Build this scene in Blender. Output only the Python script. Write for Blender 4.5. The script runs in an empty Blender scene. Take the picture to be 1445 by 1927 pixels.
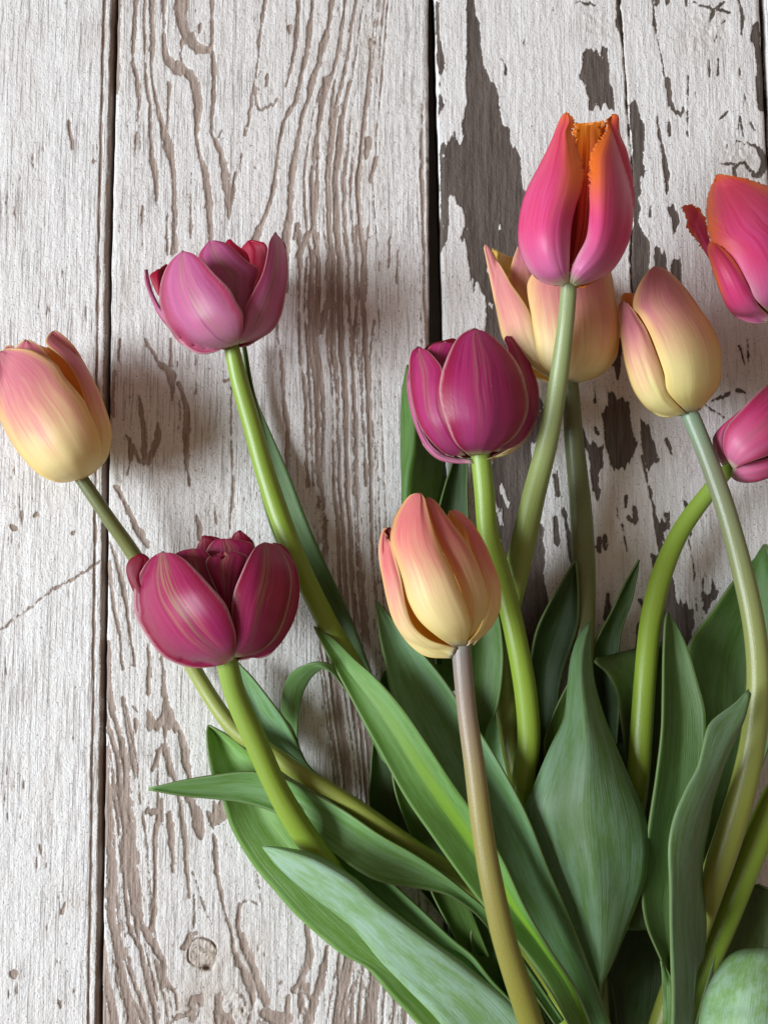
import bpy, math
import numpy as np

scene = bpy.context.scene
COL = scene.collection
RNG = np.random.default_rng(7)

# ------------------------------------------------------------------ camera
F = 1600.0                     # focal length in photograph pixels
DIST = 0.32                    # metres from lens to the boards
TILT = math.radians(5.5)
CX, CY = 722.5, 963.5
cam_d = bpy.data.cameras.new('camera')
cam = bpy.data.objects.new('camera', cam_d)
COL.objects.link(cam)
cam_d.sensor_fit = 'VERTICAL'
cam_d.sensor_height = 36.0
cam_d.lens = F / 1927.0 * 36.0
cam_d.clip_start = 0.01
cam_d.clip_end = 20.0
cam.location = (0.0, -DIST * math.sin(TILT), DIST * math.cos(TILT))
cam.rotation_euler = (TILT, 0.0, 0.0)
scene.camera = cam
scene.render.engine = 'CYCLES'
scene.render.resolution_x = 767
scene.render.resolution_y = 1024

# ------------------------------------------------------------------ light
world = bpy.data.worlds.new('World')
scene.world = world
world.use_nodes = True
bg = world.node_tree.nodes['Background']
bg.inputs[0].default_value = (1.0, 0.74, 0.60, 1)
bg.inputs[1].default_value = 0.26

win_d = bpy.data.lights.new('window_light', 'AREA')
win_d.shape = 'RECTANGLE'
win_d.size = 1.05
win_d.size_y = 1.15
win_d.energy = 97.0
win_d.color = (0.87, 0.94, 1.0)
win = bpy.data.objects.new('window_light', win_d)
COL.objects.link(win)
EL, AZ, LD = math.radians(34), math.radians(187), 2.4
win.location = (LD * math.cos(EL) * math.cos(AZ), LD * math.cos(EL) * math.sin(AZ), LD * math.sin(EL))
from mathutils import Vector
win.rotation_euler = (-Vector(win.location)).to_track_quat('-Z', 'Y').to_euler()

scene.view_settings.view_transform = 'Standard'
scene.view_settings.look = 'None'
scene.view_settings.exposure = 0.0
scene.view_settings.gamma = 1.0

# ------------------------------------------------------------------ helpers
def P(px, py, z):
    """photograph pixel + height above the boards (m) -> world xyz arrays"""
    px = np.asarray(px, float); py = np.asarray(py, float); z = np.asarray(z, float)
    a = (px - CX) / F
    b = (CY - py) / F
    dx = a
    dy = math.sin(TILT) + b * math.cos(TILT)
    dz = -math.cos(TILT) + b * math.sin(TILT)
    cz = DIST * math.cos(TILT); cy = -DIST * math.sin(TILT)
    t = (z - cz) / dz
    return np.stack([dx * t, cy + dy * t, z + 0 * t], -1)

_LAT = RNG.random((512, 512)).astype(np.float32)
def noise(x, y, seed=0):
    """smooth value noise, -1..1"""
    x = np.asarray(x, np.float32) + seed * 37.31; y = np.asarray(y, np.float32) + seed * 91.77
    xi = np.floor(x).astype(np.int64); yi = np.floor(y).astype(np.int64)
    fx = x - xi; fy = y - yi
    fx = fx * fx * (3 - 2 * fx); fy = fy * fy * (3 - 2 * fy)
    x0 = xi & 511; x1 = (xi + 1) & 511; y0 = yi & 511; y1 = (yi + 1) & 511
    a = _LAT[y0, x0]; b = _LAT[y0, x1]; c = _LAT[y1, x0]; d = _LAT[y1, x1]
    return ((a + (b - a) * fx) * (1 - fy) + (c + (d - c) * fx) * fy) * 2 - 1
def fbm(x, y, seed=0, o=3):
    r = 0; a = 1.0; n = 0
    for i in range(o):
        r = r + a * noise(x * 2 ** i, y * 2 ** i, seed + i); n += a; a *= 0.5
    return r / n
def sstep(a, b, x):
    t = np.clip((x - a) / (b - a), 0, 1)
    return t * t * (3 - 2 * t)

def catmull(pts, n):
    """resample a control polyline (k,d) to n points, smooth, even along its length"""
    p = np.asarray(pts, float)
    if len(p) == 2:
        return p[0] + (p[1] - p[0]) * np.linspace(0, 1, n)[:, None]
    q = np.vstack([2 * p[0] - p[1], p, 2 * p[-1] - p[-2]])
    out = []
    for i in range(1, len(q) - 2):
        t = np.linspace(0, 1, 16, endpoint=False)[:, None]
        a, b, c, d = q[i - 1], q[i], q[i + 1], q[i + 2]
        out.append(0.5 * (2 * b + (c - a) * t + (2 * a - 5 * b + 4 * c - d) * t ** 2 + (3 * b - a - 3 * c + d) * t ** 3))
    out = np.vstack(out + [p[-1:]])
    s = np.concatenate([[0], np.cumsum(np.linalg.norm(np.diff(out[:, :2], axis=0), axis=1))])
    u = np.linspace(0, s[-1], n)
    return np.stack([np.interp(u, s, out[:, k]) for k in range(out.shape[1])], -1)

def grid_mesh(name, V, uv=None, flip=False):
    """V (rows, cols, 3) -> mesh"""
    R, C = V.shape[:2]
    me = bpy.data.meshes.new(name)
    idx = np.arange(R * C).reshape(R, C)
    q = np.stack([idx[:-1, :-1], idx[:-1, 1:], idx[1:, 1:], idx[1:, :-1]], -1).reshape(-1, 4)
    if flip: q = q[:, ::-1]
    me.vertices.add(R * C)
    me.vertices.foreach_set('co', V.reshape(-1).astype(np.float32))
    nf = len(q)
    me.loops.add(nf * 4); me.polygons.add(nf)
    me.loops.foreach_set('vertex_index', q.reshape(-1).astype(np.int32))
    me.polygons.foreach_set('loop_start', (np.arange(nf) * 4).astype(np.int32))
    me.polygons.foreach_set('use_smooth', np.ones(nf, bool))
    if uv is not None:
        l = me.uv_layers.new(name='UVMap')
        l.data.foreach_set('uv', uv.reshape(-1, 2)[q.reshape(-1)].reshape(-1).astype(np.float32))
    me.update(); me.validate()
    return me

def link(name, me, parent, *mats):
    o = bpy.data.objects.new(name, me)
    COL.objects.link(o)
    for m in mats: me.materials.append(m)
    if parent is not None:
        o.parent = parent
        o.matrix_parent_inverse = parent.matrix_world.inverted()
    return o

class NT:
    """tiny node-graph helper"""
    def __init__(s, name):
        s.mat = bpy.data.materials.new(name); s.mat.use_nodes = True
        s.t = s.mat.node_tree; s.t.nodes.clear()
        s.out = s.n('ShaderNodeOutputMaterial')
    def n(s, typ, **kw):
        nd = s.t.nodes.new(typ)
        for k, v in kw.items(): setattr(nd, k, v)
        return nd
    def put(s, sock, v):
        if v is None: return
        if hasattr(v, 'is_linked') or isinstance(v, bpy.types.NodeSocket): s.t.links.new(v, sock)
        else:
            if isinstance(v, (tuple, list)) and len(v) == 3 and sock.type == 'RGBA': v = (*v, 1)
            sock.default_value = v
    def m(s, op, a, b=None, c=None, clamp=False):
        nd = s.n('ShaderNodeMath', operation=op, use_clamp=clamp)
        s.put(nd.inputs[0], a); s.put(nd.inputs[1], b)
        if c is not None: s.put(nd.inputs[2], c)
        return nd.outputs[0]
    def mix(s, f, a, b, blend='MIX'):
        nd = s.n('ShaderNodeMix', data_type='RGBA', blend_type=blend)
        s.put(nd.inputs[0], f); s.put(nd.inputs[6], a); s.put(nd.inputs[7], b)
        return nd.outputs[2]
    def ss(s, a, b, x):
        nd = s.n('ShaderNodeMapRange', interpolation_type='SMOOTHSTEP')
        s.put(nd.inputs[0], x); s.put(nd.inputs[1], a); s.put(nd.inputs[2], b)
        return nd.outputs[0]
    def xyz(s, x, y, z=0.0):
        nd = s.n('ShaderNodeCombineXYZ')
        s.put(nd.inputs[0], x); s.put(nd.inputs[1], y); s.put(nd.inputs[2], z)
        return nd.outputs[0]
    def noise(s, vec, scale=1.0, detail=2.0, rough=0.5):
        nd = s.n('ShaderNodeTexNoise')
        s.put(nd.inputs['Vector'], vec); nd.inputs['Scale'].default_value = scale
        nd.inputs['Detail'].default_value = detail; nd.inputs['Roughness'].default_value = rough
        return nd.outputs[0]
    def ramp(s, f, stops):
        nd = s.n('ShaderNodeValToRGB')
        e = nd.color_ramp.elements
        while len(e) > 1: e.remove(e[-1])
        e[0].position = stops[0][0]; e[0].color = (*stops[0][1], 1)
        for p, c in stops[1:]:
            k = e.new(p); k.color = (*c, 1)
        s.put(nd.inputs[0], f)
        return nd.outputs[0]
    def uv(s):
        u = s.n('ShaderNodeUVMap', uv_map='UVMap')
        sp = s.n('ShaderNodeSeparateXYZ'); s.t.links.new(u.outputs[0], sp.inputs[0])
        return sp.outputs[0], sp.outputs[1]
    def attr(s, name):
        return s.n('ShaderNodeAttribute', attribute_name=name).outputs['Fac']
    def bump(s, h, strength, dist):
        nd = s.n('ShaderNodeBump'); nd.inputs['Strength'].default_value = strength
        nd.inputs['Distance'].default_value = dist
        s.t.links.new(h, nd.inputs['Height'])
        return nd.outputs[0]
    def finish(s, col, rough=0.5, normal=None, trans=None, tcol=None, spec=0.5, sheen=0.0, coat=0.0):
        b = s.n('ShaderNodeBsdfPrincipled')
        s.put(b.inputs['Base Color'], col); s.put(b.inputs['Roughness'], rough)
        b.inputs['Specular IOR Level'].default_value = spec
        b.inputs['Sheen Weight'].default_value = sheen
        b.inputs['Coat Weight'].default_value = coat
        b.inputs['Coat Roughness'].default_value = 0.25
        if normal is not None: s.t.links.new(normal, b.inputs['Normal'])
        sh = b.outputs[0]
        if trans:
            tr = s.n('ShaderNodeBsdfTranslucent'); s.put(tr.inputs[0], tcol if tcol is not None else col)
            mx = s.n('ShaderNodeMixShader'); mx.inputs[0].default_value = trans
            s.t.links.new(sh, mx.inputs[1]); s.t.links.new(tr.outputs[0], mx.inputs[2])
            sh = mx.outputs[0]
        s.t.links.new(sh, s.out.inputs[0])
        return s.mat

# ================================================================== BOARDS
RES = 1.5
X0, Y0, X1, Y1 = -80, -80, 1530, 2010
gx = np.arange(X0, X1, RES, dtype=np.float32)
gy = np.arange(Y0, Y1, RES, dtype=np.float32)
GX, GY = np.meshgrid(gx, gy)
# ragged paint edges: long shifts along the grain, short ones across it
WX = GX + 0.7 * noise(GX / 9, GY / 11, 1) + 0.5 * noise(GX / 4, GY / 5, 2) + 2.2 * noise(GX / 30, GY / 70, 22)
WY = GY + 9.0 * noise(GX / 5, GY / 70, 3) + 4 * noise(GX / 3, GY / 30, 4)

def Zm(ox, oy, s, pts):
    return [(ox + x / s, oy + y / s) for x, y in pts]

def band_field(lines, margin=14):
    fld = np.full(GX.shape, -20.0, np.float32)
    wv = (1.05 + 0.40 * noise(GX / 30, GY / 38, 75) + 0.25 * noise(GX / 10, GY / 12, 76)) * np.interp(GY, [900, 1300], [1.0, 1.3]).astype(np.float32)
    for pts, ws in lines:
        p = np.asarray(pts, float)
        if np.isscalar(ws): ws = [ws] * len(p)
        w = np.asarray(ws, float) / 2
        i0 = max(int((p[:, 0].min() - margin - X0) / RES) - 4, 0); i1 = int((p[:, 0].max() + margin - X0) / RES) + 4
        j0 = max(int((p[:, 1].min() - margin - Y0) / RES) - 8, 0); j1 = int((p[:, 1].max() + margin - Y0) / RES) + 8
        sx = WX[j0:j1, i0:i1]; sy = GY[j0:j1, i0:i1] * 0.7 + 0.3 * WY[j0:j1, i0:i1]
        if sx.size == 0: continue
        d = catmull(np.column_stack([p, w]), max(6, 4 * len(p)))
        for a, b in zip(d[:-1], d[1:]):
            ex, ey = b[0] - a[0], b[1] - a[1]; L2 = ex * ex + ey * ey + 1e-6
            t = np.clip(((sx - a[0]) * ex + (sy - a[1]) * ey) / L2, 0, 1)
            dist = np.hypot(sx - a[0] - t * ex, sy - a[1] - t * ey)
            np.maximum(fld[j0:j1, i0:i1], (a[2] + (b[2] - a[2]) * t) * wv[j0:j1, i0:i1] - dist, out=fld[j0:j1, i0:i1])
    return fld

def poly_field(polys, margin=14):
    fld = np.full(GX.shape, -20.0, np.float32)
    for pts in polys:
        p = np.asarray(pts, float)
        i0 = max(int((p[:, 0].min() - margin - X0) / RES) - 4, 0); i1 = int((p[:, 0].max() + margin - X0) / RES) + 4
        j0 = max(int((p[:, 1].min() - margin - Y0) / RES) - 10, 0); j1 = int((p[:, 1].max() + margin - Y0) / RES) + 10
        sx = WX[j0:j1, i0:i1]; sy = WY[j0:j1, i0:i1]
        if sx.size == 0: continue
        dist = np.full(sx.shape, 1e9, np.float32); ins = np.zeros(sx.shape, bool)
        for a, b in zip(p, np.roll(p, -1, 0)):
            ex, ey = b - a; L2 = ex * ex + ey * ey + 1e-6
            t = np.clip(((sx - a[0]) * ex + (sy - a[1]) * ey) / L2, 0, 1)
            np.minimum(dist, np.hypot(sx - a[0] - t * ex, sy - a[1] - t * ey), out=dist)
            if abs(ey) > 1e-9:
                c = ((a[1] > sy) != (b[1] > sy)) & (sx < ex * (sy - a[1]) / ey + a[0])
                ins ^= c
        np.maximum(fld[j0:j1, i0:i1], np.where(ins, dist, -dist), out=fld[j0:j1, i0:i1])
    return fld

zA = lambda p: Zm(200, 0, 4.014, p)
zB = lambda p: Zm(480, 0, 4.014, p)
zC = lambda p: Zm(800, 0, 4.379, p)
zD = lambda p: Zm(1080, 0, 3.932, p)
zE = lambda p: Zm(180, 560, 4.38, p)
zF = lambda p: Zm(480, 440, 4.014, p)
zG = lambda p: Zm(180, 1240, 3.803, p)
zH = lambda p: Zm(180, 1560, 2.408, p)
zI = lambda p: Zm(920, 800, 3.01, p)
zJ = lambda p: Zm(820, 400, 3.6125, p)

BANDS2 = [
 (zA([(105,-60),(100,200),(88,450),(80,700)]), [5,6,7,4]),
 (zA([(235,-60),(210,200),(205,420),(240,600),(255,750),(240,920)]), [7,6,6,7,5,2]),
 (zA([(290,-60),(290,400),(300,600),(335,800),(345,1100),(365,1300),(385,1560)]), [4,4,4,5,6,12,2]),
 (zA([(345,-60),(345,400),(345,560),(395,800),(445,1000),(480,1150),(510,1350),(520,1600),(520,1900)]), [8,8,6,7,10,15,10,9,8]),
 (zA([(480,640),(475,800),(470,980)]), [5,5,3]),
 (zA([(430,-60),(435,250),(450,420),(540,515),(640,575),(680,700),(690,850),(680,1000),(700,1150),(745,1300),(770,1500),(785,1800)]), [6,6,10,18,14,17,13,8,9,12,9,8]),
 (zA([(575,-60),(555,100),(590,220),(650,330),(720,380),(790,350),(800,200),(805,-60)]), [26,18,14,17,17,8,5,8]),
 (zA([(620,0),(590,180),(565,500)]), [9,4,2]),
 (zA([(800,350),(815,550),(815,750),(800,880),(800,1000),(850,1120),(890,1250),(920,1400),(930,1650)]), [7,10,9,6,7,10,12,15,2]),
 (zA([(980,1310),(955,1450),(932,1600)]), [6,10,6]),
 (zA([(1215,-60),(1170,250),(1150,450),(1110,650),(1085,900),(1050,1010)]), [6,4,3,4,7,8]),
 (zA([(1020,1160),(1015,1300)]), 3),
 (zA([(1120,650),(1150,815),(1240,800),(1300,750)]), [3,6,6,2]),
 (zA([(1215,580),(1205,660)]), [7,4]),
 (zA([(705,190),(705,240)]), [8,3]), (zA([(1395,205),(1395,250)]), [8,3]), (zA([(870,990),(850,1040)]), [8,4]),
 (zA([(240,1000),(225,1090),(215,1200)]), [3,5,2]),
 (zA([(640,1300),(640,1800)]), [2,2.5]), (zA([(465,1600),(465,1927)]), 2.2), (zA([(280,1560),(280,1900)]), [4,2]),
 (zB([(440,-40),(410,250),(390,400),(350,620),(310,770),(230,900),(180,1080),(150,1300),(120,1500),(80,1640),(20,1770),(10,1850)]), [7,9,8,6,6,8,5,7,9,10,13,15]),
 (zB([(335,-40),(325,150),(310,350),(270,560),(240,660)]), [5,5,5,4,3]),
 (zB([(590,-40),(560,200),(520,330),(480,480),(430,650),(410,740),(360,900),(320,1100),(285,1350),(270,1550),(240,1800),(230,1900)]), [8,8,12,9,11,5,6,7,9,10,14,14]),
 (zB([(690,-40),(660,250),(600,500),(540,640),(480,900),(470,1200),(460,1500),(440,1700),(370,1840),(330,1927)]), [4,4,5,12,5,6,8,7,10,9]),
 (zB([(880,300),(850,700),(820,900)]), [6,5,2]),
 (zB([(860,1050),(850,1180)]), [12,8]), (zB([(920,1200),(880,1370)]), [10,12]),
 (zB([(600,600),(580,800),(570,1000),(560,1150)]), [4,5,4,2]),
 (zF([(330,-20),(345,200),(335,500),(345,900),(370,1150),(390,1400),(395,1900)]), [8,6,5,6,6,7,7]),
 (zF([(300,40),(330,-60)]), [4,8]),
 (zF([(480,0),(440,250),(440,500),(450,800),(470,1100),(480,1500),(480,1900)]), [6,5,6,6,7,10,9]),
 (zF([(395,180),(380,500),(395,800),(410,1150),(430,1500),(440,1900)]), [4,3.5,3.5,4,4,4]),
 (zF([(170,660),(190,850),(215,1050),(220,1250),(245,1400),(245,1600),(250,1800)]), [4,2,7,7,10,9,8]),
 (zF([(580,50),(560,250),(545,350)]), [5,9,6]), (zF([(565,370),(550,500),(515,650),(510,750)]), [7,9,11,5]),
 (zF([(630,430),(600,550),(570,700),(555,850)]), [5,7,8,4]),
 (zF([(775,-60),(775,250),(770,500),(750,700),(740,900),(740,1200),(755,1500),(765,1900)]), [4,5,6,7,4,5,5,6]),
 (zF([(850,-60),(845,300),(830,600),(810,900),(815,1250),(830,1550),(845,1900)]), [2,5,4,3,4,4,6]),
 (zF([(1020,40),(1010,250)]), [3,6]), (zF([(1085,120),(1070,370)]), [3,4]),
 (zF([(900,650),(870,900),(885,1300),(915,1700)]), [4,3,3,2]),
 (zE([(410,340),(480,460),(560,560),(630,640),(640,730),(635,850)]), [3,6,8,12,8,2]),
 (zE([(620,330),(630,560)]), [3,5]),
 (zE([(690,710),(730,830),(755,950),(755,1150),(760,1350),(770,1550)]), [6,7,10,14,12,8]),
 (zE([(690,860),(690,1080)]), [4,1]), (zE([(825,470),(830,800)]), [3,1.5]),
 (zE([(1120,650),(1115,1000),(1125,1250),(1130,1500),(1120,1900)]), [3,3,4,3,3]),
 (zE([(360,820),(375,950),(400,1150),(410,1370)]), [3,6,10,11]),
 (zE([(250,1140),(285,1230),(285,1350),(270,1450)]), [3,9,9,3]),
 (zE([(300,1210),(350,1320),(400,1360)]), [6,7,9]),
 (zE([(517,1030),(515,1150),(490,1260),(440,1370)]), [2,13,13,8]),
 (zE([(210,340),(195,520)]), [4,4]), (zE([(150,600),(140,980)]), [5,5]),
 (zE([(170,1560),(240,1680),(310,1830),(370,1940),(440,2050)]), [6,9,12,14,8]),
 (zE([(840,1800),(860,1900),(860,1990)]), [6,12,8]),
 (zE([(1060,690),(1100,680)]), [8,5]),
 ([(209,1023),(229,1088),(244,1178),(254,1253)], [3,7,4,4]), ([(206,1060),(212,1130),(226,1200),(232,1260)], [6,5,4,3]),
 ([(279,1213),(284,1273)], 4), ([(306,1238),(311,1278)], 4),
 (zG([(90,-120),(90,0),(110,300),(150,480),(190,650),(215,800),(225,1000),(260,1200),(270,1369)]), [6,9,8,8,9,9,9,9,9]),
 (zG([(85,520),(140,640),(165,800),(180,950),(200,1150),(215,1369)]), [6,7,6,6,6,7]),
 (zG([(195,280),(225,520),(265,720),(280,850)]), [3,5,7,2]),
 (zG([(80,640),(85,900),(95,1200),(95,1400)]), [5,9,11,9]),
 (zG([(270,330),(300,380)]), [4,2]), (zG([(285,440),(290,540)]), [6,3]),
 (zG([(480,-60),(490,200),(505,400),(510,630)]), [3,5,5,2]),
 (zG([(610,530),(640,650),(650,750),(680,850)]), [9,11,8,6]),
 (zG([(470,640),(440,740),(410,790)]), [9,10,5]), (zG([(500,640),(540,780),(570,880),(600,1000),(625,1150),(640,1369)]), [13,7,6,6,7,4]),
 (zG([(460,640),(455,900),(450,1150),(435,1369)]), [3,3,5,5]),
 (zG([(370,1090),(440,1095)]), [9,10]), (zG([(480,1000),(480,1150)]), [5,4]),
 (zG([(670,980),(730,1130),(755,1270)]), [10,15,9]), (zG([(530,1110),(545,1369)]), [5,6]),
 (zG([(380,60),(380,240)]), [4,5]), (zG([(840,1180),(850,1369)]), [2,3]),
 (zH([(50,-20),(75,200),(80,400),(110,600),(160,800),(190,920)]), [9,14,12,8,9,9]),
 (zH([(75,280),(95,520),(140,700),(190,810),(240,900)]), [3,5,5,5,5]), (zH([(40,560),(60,760),(85,920)]), [5,7,8]),
 (zH([(100,320),(120,540),(160,660),(215,790),(245,880)]), [3,4,4,5,5]),
 (zH([(130,-20),(135,250),(155,430),(200,540)]), [6,7,8,4]),
 (zH([(165,-20),(180,250),(210,420),(270,530),(310,600),(320,690),(360,725)]), [9,8,10,11,7,9,6]),
 (zH([(275,-20),(270,300),(260,450)]), [5,8,11]), (zH([(350,-20),(350,200)]), [6,3]),
 (zH([(405,-20),(415,150),(425,310)]), [5,6,3]),
 (zH([(540,30),(550,180),(575,330),(610,450),(640,580),(700,700),(710,800),(690,900)]), [3,8,4,3,7,11,3,3]),
 (zH([(445,200),(490,350),(530,430)]), 2), (zH([(445,300),(450,450)]), 2),
 (zH([(655,340),(650,450),(690,570),(730,680),(780,790)]), [5,6,12,10,12]), (zH([(650,350),(700,320),(740,345)]), [3,2,3]),
 (zH([(960,430),(975,530),(960,620),(900,730)]), [6,9,11,7]),
 (zH([(1050,530),(1040,600),(1020,700),(990,800),(960,920)]), [5,8,11,11,13]),
 (zH([(1110,560),(1095,920)]), [5,5]), (zH([(1140,570),(1135,920)]), [3,4]), (zH([(1170,640),(1165,920)]), [3,5]),
 (zH([(1210,620),(1195,920)]), [4,5]), (zH([(1245,650),(1235,920)]), [3,3]), (zH([(1280,690),(1270,920)]), [5,5]),
 (zH([(1310,720),(1300,920)]), [3,4]), (zH([(1355,770),(1345,920)]), [5,6]), (zH([(1390,810),(1385,920)]), [3,4]),
 (zH([(430,790),(470,760),(480,800)]), [8,10,6]), (zH([(370,860),(450,820)]), [8,8]), (zH([(545,830),(560,900)]), [7,10]),
 (zH([(770,840),(860,860)]), [14,18]), (zH([(880,760),(870,860)]), [5,9]), (zH([(400,540),(430,490),(460,470)]), [6,8,4]),
 (zH([(365,740),(380,820)]), [3,3]),
]
POLY2 = [
 zG([(365,310),(400,430),(440,440),(475,380),(485,220),(505,220),(545,360),(600,480),(615,530),(560,530),(510,530),(480,500),(400,530),(365,500)]),
 zG([(840,1010),(905,1020),(945,1150),(900,1190),(800,1180),(790,1120),(830,1080)]),
]
BANDS1 = [([(-20,1200),(40,1158),(100,1112),(150,1082),(188,1056)], [1.5,2.4,2.6,3.4,1.5]), ([(100,1110),(110,1102)], [5,4]),
          ([(22,992),(30,996)], [9,8]), ([(66,972),(70,970)], 6), ([(135,1005),(142,1000)], [5,3]),
          ([(131,230),(138,280)], [5,6]), ([(118,1720),(124,1700)], [4,2]), ([(24,1835),(27,1832)], 8), ([(115,1885),(116,1893)], [5,3])]
BIG3 = [(892.5,-90),(892.5,0),(895,23),(902,46),(905,96),(914,128),(928,158),(935,160),(939,194),(946,228),(959,240),(960,269),(971,279),(980,297),(980,324),(983,352),
        (992,370),(1000,470),(985,640),(1000,720),(1020,760),(1015,830),(998,840),(998,850),(1000,883),(1003,890),(1010,966),(1020,1000),(1023,1033),(1025,1066),(1021,1082),(1026,1115),(1031,1135),(1040,1240),(1050,1500),
        (905,1500),(920,1100),(925,860),(930,780),(905,700),(912,620),(914,594),(912,558),(900,533),(886,522),(879,472),(872,450),(864,444),(875,425),(872,400),(868,386),(859,383),(854,363),(843,377),(845,400),(843,441),(836,466),(829,480),
        (827,283),(829.7,278.6),(839,278.6),(843,265),(853.7,260),(855,242),(859,267),(866,267),(875,253.5),(868.5,217),(875,221),(879,199),(874,160),(876.5,114),(877.6,0),(877,-90)]
POLY3 = [BIG3,
 zC([(92,-60),(115,0),(120,320),(155,430),(160,580),(120,610),(95,500)]), zC([(108,640),(130,680),(116,720)]), zC([(108,770),(150,860),(120,950),(106,900)]),
 zD([(65,400),(130,360),(150,400),(165,370),(190,440),(205,340),(240,355),(245,480),(265,620),(285,660),(295,790),(200,790),(115,825),(100,700),(70,620),(35,575),(65,480)]),
 zD([(310,-60),(345,-60),(350,340),(320,210),(305,180)]),
 zD([(410,780),(440,760),(465,780),(480,850),(515,890),(520,1080),(510,1180),(530,1280),(495,1310),(500,1430),(480,1470),(495,1560),(480,1650),(510,1730),(550,1770),(565,1850),(560,2150),(420,2200),(440,1500),(430,1300),(435,1100),(415,950)]),
 zD([(605,1840),(650,1850),(690,1927),(720,2200),(605,2200)]),
 zD([(720,1927),(790,1927),(800,2100),(740,2200)]),
 zD([(670,560),(715,590),(720,680),(730,740),(760,800),(820,830),(810,880),(760,830),(700,790),(685,700)]),
 zD([(690,1510),(760,1550),(775,1660),(730,1745),(700,1600)]),
 zD([(585,-60),(632,-60),(630,45),(600,40)]), zD([(665,-60),(705,-60),(700,30),(675,40)]),
 zD([(1320,170),(1370,160),(1430,850),(1380,830),(1350,700),(1330,560),(1350,540),(1340,340),(1310,300)]),
 zJ([(1165,1190),(1200,1230),(1300,1300),(1320,1420),(1370,1610),(1300,1720),(1230,1750),(1190,1700),(1140,1560),(1130,1360),(1170,1320)]),
 zJ([(1210,880),(1260,860),(1250,1020),(1240,1140),(1200,1060)]),
 zI([(525,20),(545,80),(600,110),(640,120),(645,250),(615,260),(635,380),(615,410),(585,380),(560,160),(530,130)]),
 zI([(855,-30),(895,-10),(930,90),(965,180),(920,250),(890,230),(870,150)]),
 zI([(950,530),(1000,560),(990,510),(1020,505),(1025,590),(990,600),(995,640),(970,680)]),
 zI([(1100,430),(1140,460),(1165,560),(1140,650),(1120,560)]),
 zI([(915,740),(965,720),(970,780),(1030,830),(1060,990),(1110,1010),(1160,1060),(1170,1140),(1120,1260),(950,1300),(930,900)]),
 zI([(1265,870),(1300,930),(1290,960),(1230,1080),(1215,1070),(1225,960),(1255,940)]),
 zI([(360,280),(380,250),(395,330),(395,420),(375,400)]), zI([(410,480),(440,490),(450,580),(480,640),(480,780),(450,760),(440,600)]),
]
BANDS3 = [
 (zD([(335,-60),(350,350),(375,600),(400,900),(425,1150),(430,1300),(422,1927),(430,2200)]), [5,3,2.4,2.2,2.2,2.4,2.4,2.4]),
 (zD([(580,-60),(600,200),(640,380),(670,560)]), [6,4,2,3]), (zD([(690,780),(710,1000)]), [2,6]),
 (zD([(620,860),(625,980),(650,1100),(680,1250),(685,1430)]), [3,7,7,10,3]), (zD([(570,1510),(565,1600)]), [3,4]),
 (zD([(870,20),(960,40),(1030,70)]), [2,3,6]), (zD([(1050,60),(1100,20),(1160,5)]), [8,3,2]), (zD([(1050,60),(1160,95)]), [7,2]), (zD([(1040,60),(1020,120),(1000,185)]), [9,6,2]),
 (zD([(1060,260),(1040,310)]), [4,3]), (zD([(1210,-40),(1245,120),(1240,260)]), [4,6,3]), (zD([(1120,150),(1090,170)]), 3),
 (zD([(1080,1210),(1190,1215)]), [2,3]), (zD([(1190,1300),(1190,1240),(1260,1200)]), [8,6,5]), (zD([(1260,1200),(1290,1250),(1330,1280)]), [5,4,5]),
 (zD([(1200,1050),(1330,1080),(1400,1180),(1385,1280),(1330,1300)]), [2,4,10,9,8]), (zD([(1130,1060),(1130,1090)]), 4),
 (zD([(1130,830),(1070,880)]), [4,3]), (zD([(1230,870),(1250,1000)]), [3,3]), (zD([(1310,910),(1340,980)]), [5,3]), (zD([(830,-20),(830,40)]), 4),
 (zD([(835,560),(840,1000)]), [1.6,3]), (zD([(1005,440),(1005,560)]), 3), (zD([(1070,440),(1070,560)]), 3), (zD([(895,690),(897,720)]), 3),
 (zD([(10,10),(70,25),(150,40)]), [3,5,2]), (zC([(1060,60),(1055,90)]), 4),(zC([(630,490),(655,560),(650,610)]), [2,3,4]),
 (zI([(870,180),(900,350),(940,500),(960,620),(975,760),(1010,1000)]), [5,5,5,7,4,3]),
 (zI([(620,650),(620,720)]), 8), (zI([(650,630),(655,700)]), 6), (zI([(585,690),(600,690)]), 3), (zI([(815,460),(825,540)]), [7,8]), (zI([(780,520),(795,535)]), 7),
 (zI([(770,400),(770,460)]), 5), (zI([(375,520),(385,660)]), [9,7]), (zI([(665,960),(672,1100)]), [5,10]), (zI([(850,990),(890,1070)]), [6,8]), (zI([(860,1130),(855,1280)]), [9,12]),
 (zI([(605,30),(607,45)]), 6), (zI([(1005,90),(1035,165)]), [6,4]), (zI([(1125,640),(1155,800),(1180,1050)]), [2,2.4,2]), (zI([(720,460),(725,520)]), 2.5),
 (zI([(745,560),(780,720)]), [2,2]), (zI([(1215,860),(1215,1000)]), [2,3]), (zJ([(1080,1190),(1085,1290)]), [3,4]), (zJ([(1085,1470),(1095,1500)]), 6),
 ([(1385,735),(1400,740)], [6,3]), ([(1340,752),(1370,742)], [3,5]), ([(1325,760),(1362,785)], [3,2]), ([(1405,640),(1408,680)], [2,3]), ([(1390,650),(1400,690)], [4,2]),
]
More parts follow.
